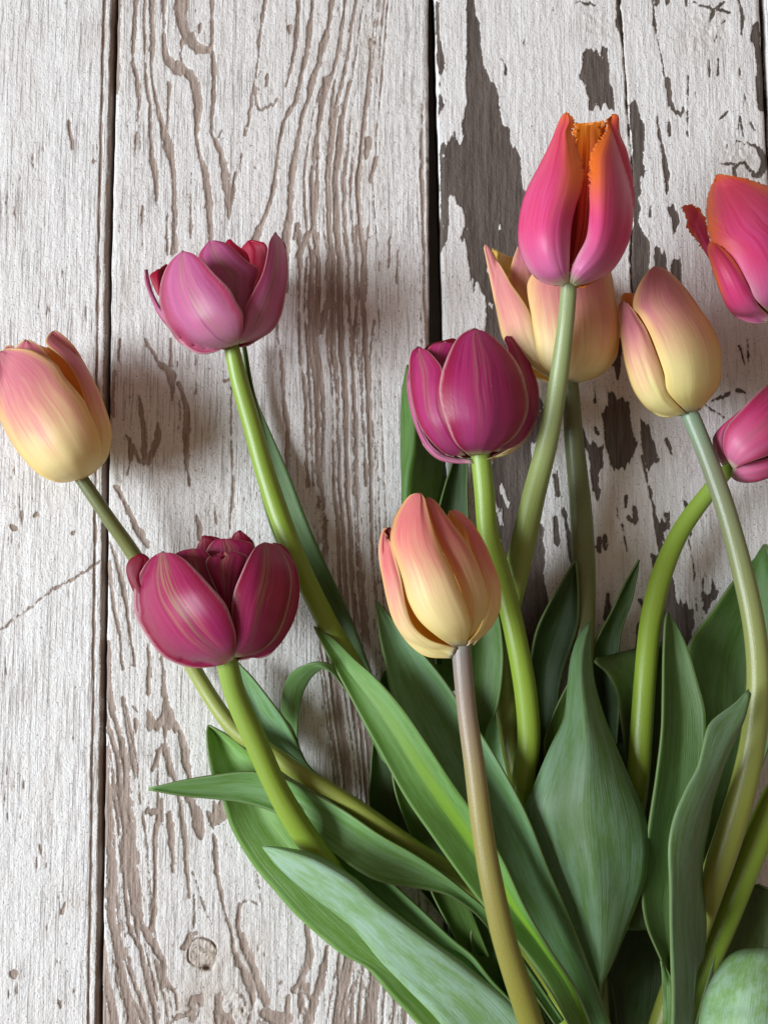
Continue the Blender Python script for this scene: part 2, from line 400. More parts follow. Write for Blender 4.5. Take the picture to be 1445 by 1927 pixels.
WHITE3 = [[(917,510),(921,507),(926,516),(921,520)], [(937,965),(943,960),(948,990),(940,985)],
          [(919,563),(928,566),(926,577),(918,572)], zI([(60,330),(75,340),(125,440),(115,465),(95,450),(60,380)]), zI([(35,420),(60,470),(50,500),(35,480)]),
          zI([(38,620),(65,630),(70,720),(88,800),(75,835),(55,780)]), zC([(600,1870),(628,1865),(620,1900),(600,1910)]), zC([(140,1300),(158,1305),(155,1325),(142,1322)]),
          zC([(150,1885),(165,1880),(160,1895)])]

f1 = np.maximum(band_field(BANDS1), -20)
f2 = np.maximum(band_field(BANDS2), poly_field(POLY2))
f3 = np.maximum(band_field(BANDS3), poly_field(POLY3))
f3 = np.minimum(f3, -poly_field(WHITE3))

# dense straight growth rings on the far side of the middle board
gyA = [-90,0,120,224,336,440,490,565,664,726,789,913,1100,1300,1500,1700,2010]
gxA = [640,627,600,570,551,555,565,563,566,572,577,578,590,615,640,655,600]
xa = np.interp(gy, gyA, gxA)[:, None]
xb = np.interp(gy, [-90, 2010], [806, 850])[:, None]
gg = (GX - xa) / (xb - xa)
wob = gg + 0.012 * noise(GX / 40, GY / 90, 9) + 0.004 * noise(GX / 8, GY / 20, 10)
ln = noise(wob * 46, GY / 900, 11) * 0.8 + 0.45 * noise(wob * 100, GY / 700, 12)
dens = np.interp(gg, [-0.05, 0.0, 0.15, 0.45, 0.7, 1.0], [-1.2, 0.08, 0.20, 0.14, -0.05, -0.30])
dens = dens + 0.25 * noise(GX / 40, GY / 160, 13)
dens = dens + np.interp(GY, [0, 700, 1000, 1400], [0.0, 0.0, 0.14, 0.2])
rings = (ln + dens - 0.38) * 9
rings = np.where((gg > -0.05) & (gg < 1.05), rings, -20)
f2 = np.maximum(f2, rings)
pl_y = [1180,1240,1319,1366,1411,1450,1503,1555,1600,1680,1760,1830,1927,2010]
pl_x = [200,204,209,219,230,236,239,248,251,256,268,283,300,312]
dd = GX - np.interp(gy, pl_y, pl_x)[:, None] + 3 * noise(GX / 26, GY / 60, 81)
side = noise(dd / 7.5, GY / 700, 82) + 0.4 * noise(dd / 3.4, GY / 300, 83) + 0.35 * noise(GX / 20, GY / 70, 84)
side = (side + np.interp(dd, [-60, -10, 12, 34, 50], [0.15, 0.12, 0.0, -0.5, -2]) - 0.30) * 7
side = np.where(GY > 1330, side, side - (1330 - GY) * 0.12)
f2 = np.maximum(f2, np.where(dd < 50, side, -20))
for cx_, cy_, rx_, ry_ in ((430,1905,70,34),(560,1890,45,60)):
    f2 = np.maximum(f2, np.exp(-(((GX - cx_) / rx_) ** 2 + ((GY - cy_) / ry_) ** 2)) * 9 * (noise(GX / 13, GY / 34, 85) + 0.5 * noise(GX / 5, GY / 14, 86) + 0.1) - 2.2)
# fine slits of open grain everywhere on the paint
slit1 = (noise(GX / 3.0 + 0.5 * noise(GX / 40, GY / 80, 40), GY / 30, 14) + 0.5 * noise(GX / 60, GY / 120, 15) - 1.12) * 6
f1 = np.maximum(f1, slit1)
slit2 = (noise(GX / 3.2 + 0.8 * noise(GX / 40, GY / 80, 41), GY / 50, 16) + 0.5 * noise(GX / 50, GY / 90, 17) - 1.2) * 7
f2 = np.maximum(f2, slit2); f3 = np.maximum(f3, slit2 - 0.6)
specks = (noise(GX / 3.2, GY / 4.2, 18) + 0.3 * noise(GX / 60, GY / 60, 19) - 1.16) * 10
f1 = np.maximum(f1, specks); f2 = np.maximum(f2, specks + 0.2); f3 = np.maximum(f3, specks - 1.0)
# paint worn thin round the edges of the flakes
for f in (f1, f2, f3):
    f += 0.9 * noise(GX / 3, GY / 6, 20) + 1.3 * noise(GX / 6, GY / 13, 23)

def blob(x, y, rx, ry):
    return np.exp(-(((GX - x) / rx) ** 2 + ((GY - y) / ry) ** 2))
STAIN = np.zeros(GX.shape, np.float32)
for x, y, rx, ry, a in [(395,1830,70,70,.8),(480,1790,40,40,.55),(300,1880,60,40,.6),(430,1905,90,40,.7),(300,875,22,12,.9),(330,882,18,8,.8),(700,110,26,60,.5),(605,270,40,70,.5),(690,300,40,90,.35),
                        (300,1640,30,60,.2),(150,1700,26,14,.6),(1115,45,40,40,.5),(1330,70,50,45,.6),(1390,310,50,40,.6),(1335,1060,30,20,.6),(1260,840,40,30,.4),(240,550,30,50,.5),(180,80,30,40,.4),(620,100,60,40,.3),(400,965,35,35,.4),(10,560,60,200,.15)]:
    STAIN += a * blob(x, y, rx, ry)
STAIN *= (0.55 + 0.45 * fbm(GX / 14, GY / 16, 21))
ROUGH = 0
for x, y, r in [(1115,45,34),(1325,65,48),(1395,300,40),(1320,850,40),(402,965,26),(382,1795,24),(440,1900,50),(600,290,30),(705,80,22)]:
    ROUGH = ROUGH + blob(x, y, r, r)

# relief in millimetres
grain = 0.07 * noise(GX / 4.5 + 1.2 * noise(GX / 70, GY / 160, 30), GY / 120, 31) + 0.05 * noise(GX / 2.6, GY / 60, 32) + 0.04 * noise(GX / 5, GY / 6, 33)
grain = grain + 0.12 * noise(GX / 24 + noise(GX / 90, GY / 240, 34), GY / 380, 35) + ROUGH * (0.45 * fbm(GX / 9, GY / 7, 36) + 0.2 * noise(GX / 4, GY / 4, 37))
ridge3 = 0.10 * (1 - np.abs(noise((GX - 0.16 * GY) / 11, GY / 170, 38))) ** 6
h1 = grain - 0.35 * sstep(-1.5, 1.5, f1)
h2 = grain - 0.30 * sstep(-1.3, 1.3, f2) - 0.16 * sstep(0, 5, f2)
h3 = grain * 0.8 + ridge3 * (f3 < 0) - 0.30 * sstep(-1.2, 1.2, f3) + 0.10 * sstep(-6, -1, f3)
crack3 = band_field([BANDS3[0]]); h3 -= 1.6 * sstep(-0.8, 1.0, crack3)
# the knot in the middle board
kd = np.hypot((GX - 381.5) / 1.0, (GY - 1794) / 0.98)
ka = np.arctan2(GY - 1794, GX - 381.5)
kr = 28.0 + 3.2 * noise(1.6 * np.cos(ka) + 7, 1.6 * np.sin(ka) + 3, 50) + 1.0 * noise(6 * np.cos(ka), 6 * np.sin(ka), 52)
ring = np.exp(-((kd - kr) / (1.5 + 0.9 * noise(2.2 * np.cos(ka), 2.2 * np.sin(ka), 53))) ** 2) * np.clip(0.75 + 0.6 * noise(2.5 * np.cos(ka) + 9, 2.5 * np.sin(ka), 54), 0.1, 1)
h2 -= 1.1 * ring; h2 += sstep(30, 26, kd) * (0.35 * fbm(GX / 6, GY / 6, 51) + 0.10 * np.sin(kd * 1.1 + 2 * noise(GX / 9, GY / 9, 55)))
f2 = np.where(kd < kr - 1.5, np.minimum(f2, -4), f2)
f2 = np.maximum(f2, 6 * ring - 2.5)
f2 = np.where(kd < kr - 3, np.maximum(f2, 5 * fbm(GX / 7, GY / 7, 56) - 2.6), f2)
hole = np.exp(-(((GX - 391) / 8) ** 2 + ((GY - 1820) / 5) ** 2)); h2 -= 2.0 * hole; f2 = np.maximum(f2, hole * 9 - 3)
KNOT = sstep(32, 26, kd).astype(np.float32)
STAIN = np.clip(STAIN + 0.55 * KNOT, 0, 1)

def sample(fld, x, y):
    u = np.clip((x - X0) / RES, 0, len(gx) - 1.001); v = np.clip((y - Y0) / RES, 0, len(gy) - 1.001)
    i = u.astype(int); j = v.astype(int); a = u - i; b = v - j
    return (fld[j, i] * (1 - a) + fld[j, i + 1] * a) * (1 - b) + (fld[j + 1, i] * (1 - a) + fld[j + 1, i + 1] * a) * b

def board_material(name, wood_a, wood_b, paint, hairs=0.5):
    g = NT(name)
    peel = g.attr('peel'); stain = g.attr('stain')
    pos = g.n('ShaderNodeNewGeometry').outputs['Position']
    def mp(sx, sy):
        m = g.n('ShaderNodeMapping'); m.inputs['Scale'].default_value = (sx, sy, sx)
        g.t.links.new(pos, m.inputs[0]); return m.outputs[0]
    edge = g.noise(mp(2100, 900), 1, 3, 0.65)
    pl = g.m('ADD', peel, g.m('MULTIPLY', g.m('SUBTRACT', edge, 0.5), 5.0))
    wood_f = g.ss(-0.5, 0.5, pl)
    chip = g.ss(0.665, 0.69, g.noise(mp(750, 300), 1, 3, 0.6))
    wood_f = g.m('MULTIPLY', wood_f, g.m('SUBTRACT', 1.0, g.m('MULTIPLY', chip, g.ss(7.0, 3.0, pl))))
    fine = g.noise(mp(1900, 90), 1, 3, 0.6)
    mid = g.noise(mp(420, 22), 1, 3, 0.55)
    wood = g.mix(g.ss(0.3, 0.7, mid), wood_a, wood_b)
    wood = g.mix(g.m('MULTIPLY', g.ss(0.35, 0.75, fine), 0.55), wood, tuple(c * 1.55 for c in wood_a))
    wood = g.mix(g.m('MULTIPLY', g.ss(0.55, 0.8, g.noise(mp(900, 60), 1, 2)), 0.5), wood, tuple(c * 0.45 for c in wood_b))
    dirt = g.noise(mp(700, 110), 1, 4, 0.65)
    patch = g.noise(mp(60, 35), 1, 3)
    pc = g.mix(g.m('MULTIPLY', g.ss(0.45, 0.8, dirt), 0.35), paint, (0.50, 0.46, 0.42))
    pc = g.mix(g.m('MULTIPLY', g.ss(0.45, 0.75, patch), 0.22), pc, (0.58, 0.53, 0.47))
    near = g.ss(-3.5, -0.3, pl)                      # paint worn thin beside bare wood
    pc = g.mix(g.m('MULTIPLY', near, 0.30), pc, (0.50, 0.44, 0.38))
    pc = g.mix(g.m('MULTIPLY', stain, 0.75), pc, (0.42, 0.33, 0.25))
    dots = g.noise(mp(1500, 1100), 1, 1)
    pc = g.mix(g.m('MULTIPLY', g.ss(0.665, 0.72, dots), 0.75), pc, (0.16, 0.12, 0.10))
    hl = g.noise(mp(1500, 38), 1, 3, 0.6)
    zone = g.noise(mp(70, 30), 1, 2)
    hair = g.ss(0.565, 0.64, g.m('ADD', hl, g.m('MULTIPLY', g.m('SUBTRACT', zone, 0.5), 0.22)))
    pc = g.mix(g.m('MULTIPLY', hair, hairs), pc, (0.24, 0.20, 0.175))
    col = g.mix(wood_f, pc, wood)
    hgt = g.m('ADD', g.m('MULTIPLY', fine, 0.6), g.m('ADD', g.m('MULTIPLY', g.noise(mp(1300, 1000), 1, 3), 1.1), g.m('MULTIPLY', g.noise(mp(420, 260), 1, 3), 1.6)))
    hgt = g.m('SUBTRACT', hgt, g.m('MULTIPLY', wood_f, 1.2))
    hgt = g.m('SUBTRACT', hgt, g.m('MULTIPLY', hair, hairs * 1.2))
    nrm = g.bump(hgt, 0.8, 0.00030)
    rough = g.m('ADD', 0.55, g.m('MULTIPLY', wood_f, 0.3))
    return g.finish(col, rough, nrm, spec=0.3)

M_board = board_material('white_paint_on_pine', (0.35, 0.282, 0.240), (0.25, 0.192, 0.160), (0.74, 0.735, 0.725))
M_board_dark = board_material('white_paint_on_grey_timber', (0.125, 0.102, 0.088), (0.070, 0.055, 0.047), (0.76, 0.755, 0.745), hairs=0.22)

floor = bpy.data.objects.new('board_surface', None)
COL.objects.link(floor)
floor['kind'] = 'structure'
floor['label'] = 'weathered white painted boards with peeling paint'
floor['category'] = 'boards'

def dense_axis(a, b, lo, hi, step):
    """positions a..b: fine between lo and hi, growing outwards"""
    mid = list(np.linspace(max(a, lo), min(b, hi), max(2, int((min(b, hi) - max(a, lo)) / step) + 1)))
    s, x = step, mid[-1]
    while x < b - 1e-6:
        s *= 1.25; x = min(x + s, b); mid.append(x)
    s, x = step, mid[0]
    while x > a + 1e-6:
        s *= 1.25; x = max(x - s, a); mid.insert(0, x)
    return np.array(mid)

ROWS = dense_axis(-700, 2700, -20, 1950, 2.0)
def plank(ledge, redge, fld, hgt, mat, bead=False):
    ly = [p[1] for p in ledge]; lx = [p[0] for p in ledge]
    def ext(y, ys, xs):
        r = np.interp(y, ys, xs)
        r = np.where(y < ys[0], xs[0] + (y - ys[0]) * (xs[1] - xs[0]) / (ys[1] - ys[0]), r)
        return np.where(y > ys[-1], xs[-1] + (y - ys[-1]) * (xs[-1] - xs[-2]) / (ys[-1] - ys[-2]), r)
    L = ext(ROWS, ly, lx); R = ext(ROWS, [p[1] for p in redge], [p[0] for p in redge])
    L = L + 0.9 * noise(ROWS / 22, 0 * ROWS + lx[0], 60); R = R + 0.9 * noise(ROWS / 22, 0 * ROWS + lx[0] + 9.5, 61)
    wm = L.mean(), R.mean()
    cols = dense_axis(wm[0], wm[1], -20, 1465, 2.0)
    u = (cols - wm[0]) / (wm[1] - wm[0])
    px = L[:, None] + (R - L)[:, None] * u[None]
    py = np.repeat(ROWS[:, None], len(u), 1)
    infr = sstep(-80, -50, px) * sstep(1530, 1500, px) * sstep(-80, -60, py) * sstep(2010, 1990, py)
    pe = np.where(infr > 0.01, sample(fld, px, py), (noise(px / 11, py / 260, 70) + 0.5 * noise(px / 40, py / 120, 73) - 0.62) * 8)
    h = sample(hgt, px, py) * infr
    st = sample(STAIN, px, py) * infr
    dl = px - L[:, None]; dr = R[:, None] - px
    rnd = np.exp(-dl / 2.5) + np.exp(-dr / 2.5)
    h = h - 0.55 * rnd
    if bead:
        h = h - 0.6 * np.exp(-((dr - 15) / 2.0) ** 2)
        pe = np.maximum(pe, 2.6 - np.abs(dr - 15) * 1.1 + 2.0 * noise(px / 5, py / 18, 71))
        pe = np.where(dr < 5, np.maximum(pe, 1.4 * noise(px / 4, py / 26, 72) - 0.3 * dr + 1.2), pe)
    h = np.minimum(h, 0.6)
    z = h * 0.001
    V = P(px, py, z)
    # the long sides of the plank
    def side(Ve, sgn):
        outs = []
        for dz in (0.0012, 0.006, 0.018):
            w = Ve.copy(); w[:, 2] -= dz; w[:, 0] += sgn * (0.0003 if dz < 0.002 else 0.0002)
            outs.append(w[:, None])
        return outs
    sl = side(V[:, 0], -1)[::-1]; sr = side(V[:, -1], 1)
    V = np.concatenate(sl + [V] + sr, 1)
    pad = lambda A: np.concatenate([np.repeat(A[:, :1], 3, 1), A, np.repeat(A[:, -1:], 3, 1)], 1)
    pe = pad(pe); st = pad(st)
    pe[:, :2] = 6; pe[:, -2:] = 6
    me = grid_mesh('plank', V, flip=True)
    for nm, A in (('peel', pe), ('stain', st)):
        a = me.attributes.new(nm, 'FLOAT', 'POINT'); a.data.foreach_set('value', np.clip(A, -12, 12).reshape(-1).astype(np.float32))
    return link('plank', me, floor, mat)

plank([(-420, 0), (-430, 1927)], [(212, 0), (201, 473), (192, 1280), (182, 1927)], f1, h1, M_board, bead=True)
plank([(224, 0), (212, 473), (202, 1280), (194, 1927)], [(804, 0), (806, 640), (820, 1280), (838, 1927)], f2, h2, M_board)
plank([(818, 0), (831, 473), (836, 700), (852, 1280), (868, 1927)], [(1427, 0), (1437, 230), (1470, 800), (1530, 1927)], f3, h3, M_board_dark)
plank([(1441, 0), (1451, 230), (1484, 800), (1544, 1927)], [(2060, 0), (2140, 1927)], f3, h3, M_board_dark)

g = NT('grey_dust'); gp = g.n('ShaderNodeNewGeometry').outputs['Position']
M_ground = g.finish(g.mix(g.noise(gp, 120, 4), (0.16, 0.16, 0.145), (0.26, 0.25, 0.23)), 0.9)
gm = grid_mesh('ground', np.array([[(-0.5, -0.6, -0.0185), (0.5, -0.6, -0.0185)], [(-0.5, 0.6, -0.0185), (0.5, 0.6, -0.0185)]], float))
go = link('ground', gm, None, M_ground)
go['kind'] = 'structure'; go['label'] = 'grey dusty base showing through the gaps between boards'; go['category'] = 'ground'

# ================================================================== PLANT MATERIALS
def petal_coords(g):
    u, v = g.uv()
    s = g.m('SUBTRACT', g.m('MULTIPLY', u, 2.0), 1.0)
    a = g.m('ABSOLUTE', s)
    rnd = g.n('ShaderNodeObjectInfo').outputs['Random']
    off = g.m('MULTIPLY', rnd, 40.0)
    streak = g.noise(g.xyz(g.m('MULTIPLY', s, 12.0), g.m('MULTIPLY', v, 1.6), off), 1, 3, 0.6)
    hair = g.noise(g.xyz(g.m('MULTIPLY', s, 85.0), g.m('MULTIPLY', v, 6.0), off), 1, 2, 0.6)
    blot = g.noise(g.xyz(g.m('MULTIPLY', s, 2.2), g.m('MULTIPLY', v, 3.0), off), 1, 3)
    # veins fanning towards the margins
    fan = g.noise(g.xyz(g.m('MULTIPLY', g.m('ADD', v, g.m('MULTIPLY', a, -0.35)), 120.0), g.m('MULTIPLY', s, 3.0), off), 1, 2, 0.6)
    return s, v, a, streak, hair, blot, fan

def petal_bump(g, s, v, a, streak, hair, fan):
    e = g.ss(0.3, 0.9, a)
    h = g.m('ADD', g.m('MULTIPLY', hair, g.m('SUBTRACT', 1.0, e)), g.m('MULTIPLY', fan, e))
    h = g.m('ADD', h, g.m('MULTIPLY', streak, 1.6))
    return g.bump(h, 0.20, 0.00035)

def mat_yellow(name, shift, pink, cream=(0.90, 0.77, 0.37), edge=(0.92, 0.68, 0.20), inner=False):
    g = NT(name)
    s, v, a, streak, hair, blot, fan = petal_coords(g)
    k = g.m('ADD', v, g.m('MULTIPLY', g.m('SUBTRACT', streak, 0.5), 0.36))
    k = g.m('ADD', k, g.m('MULTIPLY', g.m('SUBTRACT', hair, 0.5), 0.20))
    k = g.m('ADD', k, g.m('MULTIPLY', g.m('SUBTRACT', blot, 0.5), 0.30))
    k = g.m('SUBTRACT', k, shift)
    warm = tuple(0.5 * c + 0.5 * p for c, p in zip((0.86, 0.50, 0.30), pink))
    if inner:
        col = g.ramp(k, [(0.0, (0.75, 0.42, 0.03)), (0.45, (0.82, 0.40, 0.04)), (0.8, (0.80, 0.36, 0.12))])
    else:
        col = g.ramp(k, [(0.0, tuple(c * f for c, f in zip(cream, (0.98, 1.03, 0.85)))), (0.30, cream), (0.46, (0.88, 0.62, 0.34)), (0.62, warm), (0.80, pink), (1.0, tuple(c * 0.92 for c in pink))])
        ef = g.m('MULTIPLY', g.ss(0.62, 1.0, a), g.ss(0.10, 0.4, fan))
        col = g.mix(g.m('MULTIPLY', ef, 0.6), col, edge)
        col = g.mix(g.m('MULTIPLY', g.ss(0.35, 0.75, hair), 0.28), col, tuple(min(1, c * 1.12 + 0.05) for c in cream))
        base = g.ss(0.06, 0.0, v)
        col = g.mix(g.m('MULTIPLY', base, 0.7), col, (0.42, 0.47, 0.42))
    return g.finish(col, 0.46, petal_bump(g, s, v, a, streak, hair, fan), trans=0.28, tcol=g.mix(0.35, col, (0.95, 0.66, 0.12)), spec=0.3)

def mat_purple(name, main, edge_dark, base, green=0.6, inner=False):
    g = NT(name)
    s, v, a, streak, hair, blot, fan = petal_coords(g)
    if inner:
        col = g.mix(streak, tuple(c * 0.8 for c in edge_dark), edge_dark)
        return g.finish(col, 0.42, petal_bump(g, s, v, a, streak, hair, fan), trans=0.22, tcol=(0.55, 0.02, 0.10), spec=0.3)
    lite = tuple(min(1, c * 1.25 + 0.03) for c in main); dark = tuple(c * 0.7 for c in main)
    col = g.mix(g.ss(0.30, 0.72, streak), dark, lite)
    col = g.mix(0.45, col, main)
    lo = g.ss(0.62, 0.0, g.m('ADD', v, g.m('MULTIPLY', g.m('SUBTRACT', streak, 0.5), 0.5)))
    col = g.mix(g.m('MULTIPLY', lo, 0.55), col, base)
    col = g.mix(g.m('MULTIPLY', g.ss(0.45, 0.8, hair), 0.22), col, lite)
    # dark red margin, then a pale hairy rim
    m = g.ss(0.55, 0.92, g.m('ADD', a, g.m('MULTIPLY', g.m('SUBTRACT', fan, 0.5), 0.25)))
    col = g.mix(g.m('MULTIPLY', m, 0.75), col, edge_dark)
    rim = g.ss(0.90, 1.0, g.m('ADD', a, g.m('MULTIPLY', g.m('SUBTRACT', fan, 0.5), 0.10)))
    col = g.mix(g.m('MULTIPLY', rim, 0.60), col, (0.74, 0.45, 0.48))
    # green flame down the middle
    rz = g.m('MULTIPLY', g.n('ShaderNodeObjectInfo').outputs['Random'], 17.0)
    fn = g.noise(g.xyz(g.m('MULTIPLY', s, 13.0), g.m('MULTIPLY', v, 1.3), rz), 1, 3, 0.65)
    fl = g.m('MULTIPLY', g.ss(0.40, 0.06, a), g.ss(0.44, 0.57, fn))
    col = g.mix(g.m('MULTIPLY', g.m('MULTIPLY', fl, green), g.ss(0.0, 0.6, v)), col, (0.34, 0.29, 0.10))
    fd = g.m('MULTIPLY', g.ss(0.36, 0.05, a), g.ss(0.55, 0.63, g.noise(g.xyz(g.m('MULTIPLY', s, 16.0), g.m('MULTIPLY', v, 1.1), g.m('ADD', rz, 7.0)), 1, 3, 0.6)))
    col = g.mix(g.m('MULTIPLY', g.m('MULTIPLY', fd, green), g.ss(0.95, 0.5, v)), col, (0.11, 0.055, 0.05))
    col = g.mix(g.m('MULTIPLY', g.ss(0.07, 0.0, v), 0.8), col, (0.62, 0.60, 0.38))
    pit = g.noise(g.xyz(g.m('MULTIPLY', s, 26.0), g.m('MULTIPLY', v, 26.0), 3.0), 1, 1)
    col = g.mix(g.m('MULTIPLY', g.ss(0.76, 0.82, pit), 0.6), col, (0.75, 0.45, 0.50))
    return g.finish(col, 0.40, petal_bump(g, s, v, a, streak, hair, fan), trans=0.16, tcol=(0.75, 0.05, 0.20), spec=0.35)

def mat_fringed(name, inner=False, side=0, lo=-0.15, hi=0.80):
    g = NT(name)
    s, v, a, streak, hair, blot, fan = petal_coords(g)
    if inner:
        col = g.ramp(g.m('ADD', v, g.m('MULTIPLY', g.m('SUBTRACT', streak, 0.5), 0.3)), [(0.0, (0.30, 0.02, 0.01)), (0.6, (0.45, 0.02, 0.008)), (0.85, (0.75, 0.16, 0.01)), (1.0, (0.85, 0.28, 0.02))])
        return g.finish(col, 0.45, petal_bump(g, s, v, a, streak, hair, fan), trans=0.25, tcol=(0.85, 0.10, 0.01), spec=0.35)
    col = g.mix(g.ss(0.3, 0.75, streak), (0.66, 0.035, 0.15), (0.72, 0.07, 0.26))
    k = g.m('ADD', v, g.m('MULTIPLY', g.m('SUBTRACT', streak, 0.5), 0.25))
    col = g.mix(g.m('MULTIPLY', g.ss(0.5, 0.95, k), 0.7), col, (0.68, 0.055, 0.06))
    col = g.mix(g.m('MULTIPLY', g.ss(0.42, 0.05, k), 0.75), col, (0.58, 0.20, 0.42))
    col = g.mix(g.m('MULTIPLY', g.ss(0.4, 0.8, hair), 0.22), col, (0.85, 0.35, 0.42))
    sd = a if side == 0 else g.m('MULTIPLY', s, float(side))
    e = g.m('MULTIPLY', g.ss(lo, hi, g.m('ADD', sd, g.m('MULTIPLY', g.m('SUBTRACT', fan, 0.5), 0.45))), g.ss(0.34, 0.66, v))
    e = g.m('MAXIMUM', e, g.m('MULTIPLY', g.ss(0.88, 1.0, v), 0.7))
    col = g.mix(g.m('MULTIPLY', e, 0.92), col, (0.86, 0.19, 0.012))
    e2 = g.m('MULTIPLY', g.ss(0.6, 1.0, a), g.ss(0.42, 0.1, v))
    col = g.mix(g.m('MULTIPLY', g.m('MULTIPLY', e2, fan), 0.8), col, (0.85, 0.55, 0.55))
    col = g.mix(g.m('MULTIPLY', g.ss(0.09, 0.0, v), 0.9), col, (0.50, 0.56, 0.34))
    return g.finish(col, 0.40, petal_bump(g, s, v, a, streak, hair, fan), trans=0.18, tcol=(0.90, 0.10, 0.05), spec=0.4)

def mat_plain(name, c, rough=0.5, trans=0.2):
    g = NT(name)
    u, v = g.uv()
    n = g.noise(g.xyz(g.m('MULTIPLY', u, 20.0), g.m('MULTIPLY', v, 12.0), 0.0), 1, 2)
    return g.finish(g.mix(n, tuple(x * 0.75 for x in c), c), rough, trans=trans)

def leaf_material(name, inner=False):
    g = NT(name)
    u, v = g.uv()
    s = g.m('SUBTRACT', g.m('MULTIPLY', u, 2.0), 1.0); a = g.m('ABSOLUTE', s)
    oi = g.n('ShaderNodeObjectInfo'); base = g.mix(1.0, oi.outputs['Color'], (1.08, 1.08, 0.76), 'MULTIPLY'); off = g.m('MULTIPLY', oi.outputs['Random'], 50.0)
    vein = g.noise(g.xyz(g.m('MULTIPLY', s, 26.0), g.m('MULTIPLY', v, 1.2), off), 1, 3, 0.6)
    fine = g.noise(g.xyz(g.m('MULTIPLY', s, 55.0), g.m('MULTIPLY', v, 26.0), off), 1, 4, 0.7)
    wax = g.noise(g.xyz(g.m('MULTIPLY', s, 4.5), g.m('MULTIPLY', v, 7.0), off), 1, 6, 0.72)
    col = g.mix(g.ss(0.36, 0.62, wax), g.mix(1.0, base, (0.74, 0.82, 0.50), 'MULTIPLY'), g.mix(1.0, base, (1.12, 1.08, 1.28), 'MULTIPLY'))
    strip = g.m('MULTIPLY', g.ss(0.42, 0.08, g.m('ABSOLUTE', g.m('SUBTRACT', s, 0.22))), g.m('MULTIPLY', g.m('SUBTRACT', 1.0, oi.outputs['Alpha']), g.ss(0.95, 0.6, v)))
    col = g.mix(strip, col, (0.185, 0.36, 0.012))
    col = g.mix(g.m('MULTIPLY', g.ss(0.35, 0.7, vein), 0.35), col, g.mix(1.0, col, (1.40, 1.30, 1.40), 'MULTIPLY'))
    col = g.mix(g.m('MULTIPLY', g.ss(0.45, 0.8, fine), 0.30), col, g.mix(1.0, col, (0.55, 0.62, 0.50), 'MULTIPLY'))
    scuff = g.noise(g.xyz(g.m('MULTIPLY', s, 7.0), g.m('MULTIPLY', v, 30.0), off), 1, 4, 0.7)
    col = g.mix(g.m('MULTIPLY', g.ss(0.60, 0.75, scuff), 0.40), col, g.mix(1.0, col, (0.50, 0.60, 0.35), 'MULTIPLY'))
    col = g.mix(g.m('MULTIPLY', g.ss(0.955, 1.0, a), 0.32), col, (0.30, 0.40, 0.14))
    nrm = g.bump(g.m('ADD', g.m('MULTIPLY', vein, 1.4), g.m('MULTIPLY', fine, 0.5)), 0.30, 0.0005)
    rough = g.m('ADD', 0.40, g.m('MULTIPLY', wax, 0.18))
    return g.finish(col, rough, nrm, trans=0.24, tcol=g.mix(0.55, col, (0.28, 0.42, 0.012)), spec=0.45)

def stem_material(name, stops):
    g = NT(name)
    u, v = g.uv()
    tc = g.n('ShaderNodeNewGeometry').outputs['Position']
    n1 = g.noise(g.xyz(g.m('MULTIPLY', u, 12.0), g.m('MULTIPLY', v, 8.0), 0.0), 1, 3, 0.6)
    n2 = g.noise(tc, 1800, 3, 0.6)
    k = g.m('ADD', v, g.m('MULTIPLY', g.m('SUBTRACT', n1, 0.5), 0.12))
    col = g.ramp(k, stops)
    col = g.mix(g.m('MULTIPLY', g.ss(0.4, 0.8, n2), 0.22), col, g.mix(0.6, col, (0.45, 0.48, 0.20)))
    nrm = g.bump(g.m('ADD', n2, g.m('MULTIPLY', g.noise(g.xyz(g.m('MULTIPLY', u, 30.0), g.m('MULTIPLY', v, 12.0), 0.0), 1, 2), 1.0)), 0.22, 0.0003)
    return g.finish(col, 0.36, nrm, trans=0.10, tcol=(0.35, 0.50, 0.02), spec=0.5)

MY1 = mat_yellow('petal_mauve_cream', -0.06, (0.62, 0.125, 0.235))
MY5 = mat_yellow('petal_salmon_cream', -0.05, (0.76, 0.155, 0.20))
MY7 = mat_yellow('petal_pale_cream', -0.14, (0.72, 0.22, 0.26), cream=(0.92, 0.81, 0.47))
MY8 = mat_yellow('petal_rose_cream', 0.0, (0.62, 0.16, 0.26), cream=(0.87, 0.79, 0.36))
MYin = mat_yellow('petal_inside_orange', 0.0, (0.8, 0.3, 0.1), inner=True)
MYin2 = mat_plain('petal_inside_yellow', (0.86, 0.62, 0.14))
MYrim = mat_plain('petal_rim_cream', (0.88, 0.70, 0.38))
MP2 = mat_purple('petal_mauve', (0.50, 0.105, 0.27), (0.34, 0.010, 0.050), (0.66, 0.36, 0.45), green=0.5)
MP3 = mat_purple('petal_plum', (0.33, 0.010, 0.085), (0.22, 0.004, 0.025), (0.38, 0.035, 0.16), green=0.5)
MP4 = mat_purple('petal_magenta', (0.38, 0.016, 0.125), (0.30, 0.006, 0.035), (0.36, 0.07, 0.20), green=0.3)
MP10 = mat_purple('petal_rose', (0.56, 0.035, 0.16), (0.40, 0.012, 0.08), (0.66, 0.30, 0.44), green=0.15)
MPin = mat_purple('petal_inside_crimson', (0.3, 0.0, 0.05), (0.24, 0.006, 0.030), (0, 0, 0), inner=True)
MPin2 = mat_purple('petal_inside_red', (0.3, 0.0, 0.05), (0.42, 0.008, 0.045), (0, 0, 0), inner=True)
MPrim = mat_plain('petal_rim_pale_pink', (0.58, 0.30, 0.32))
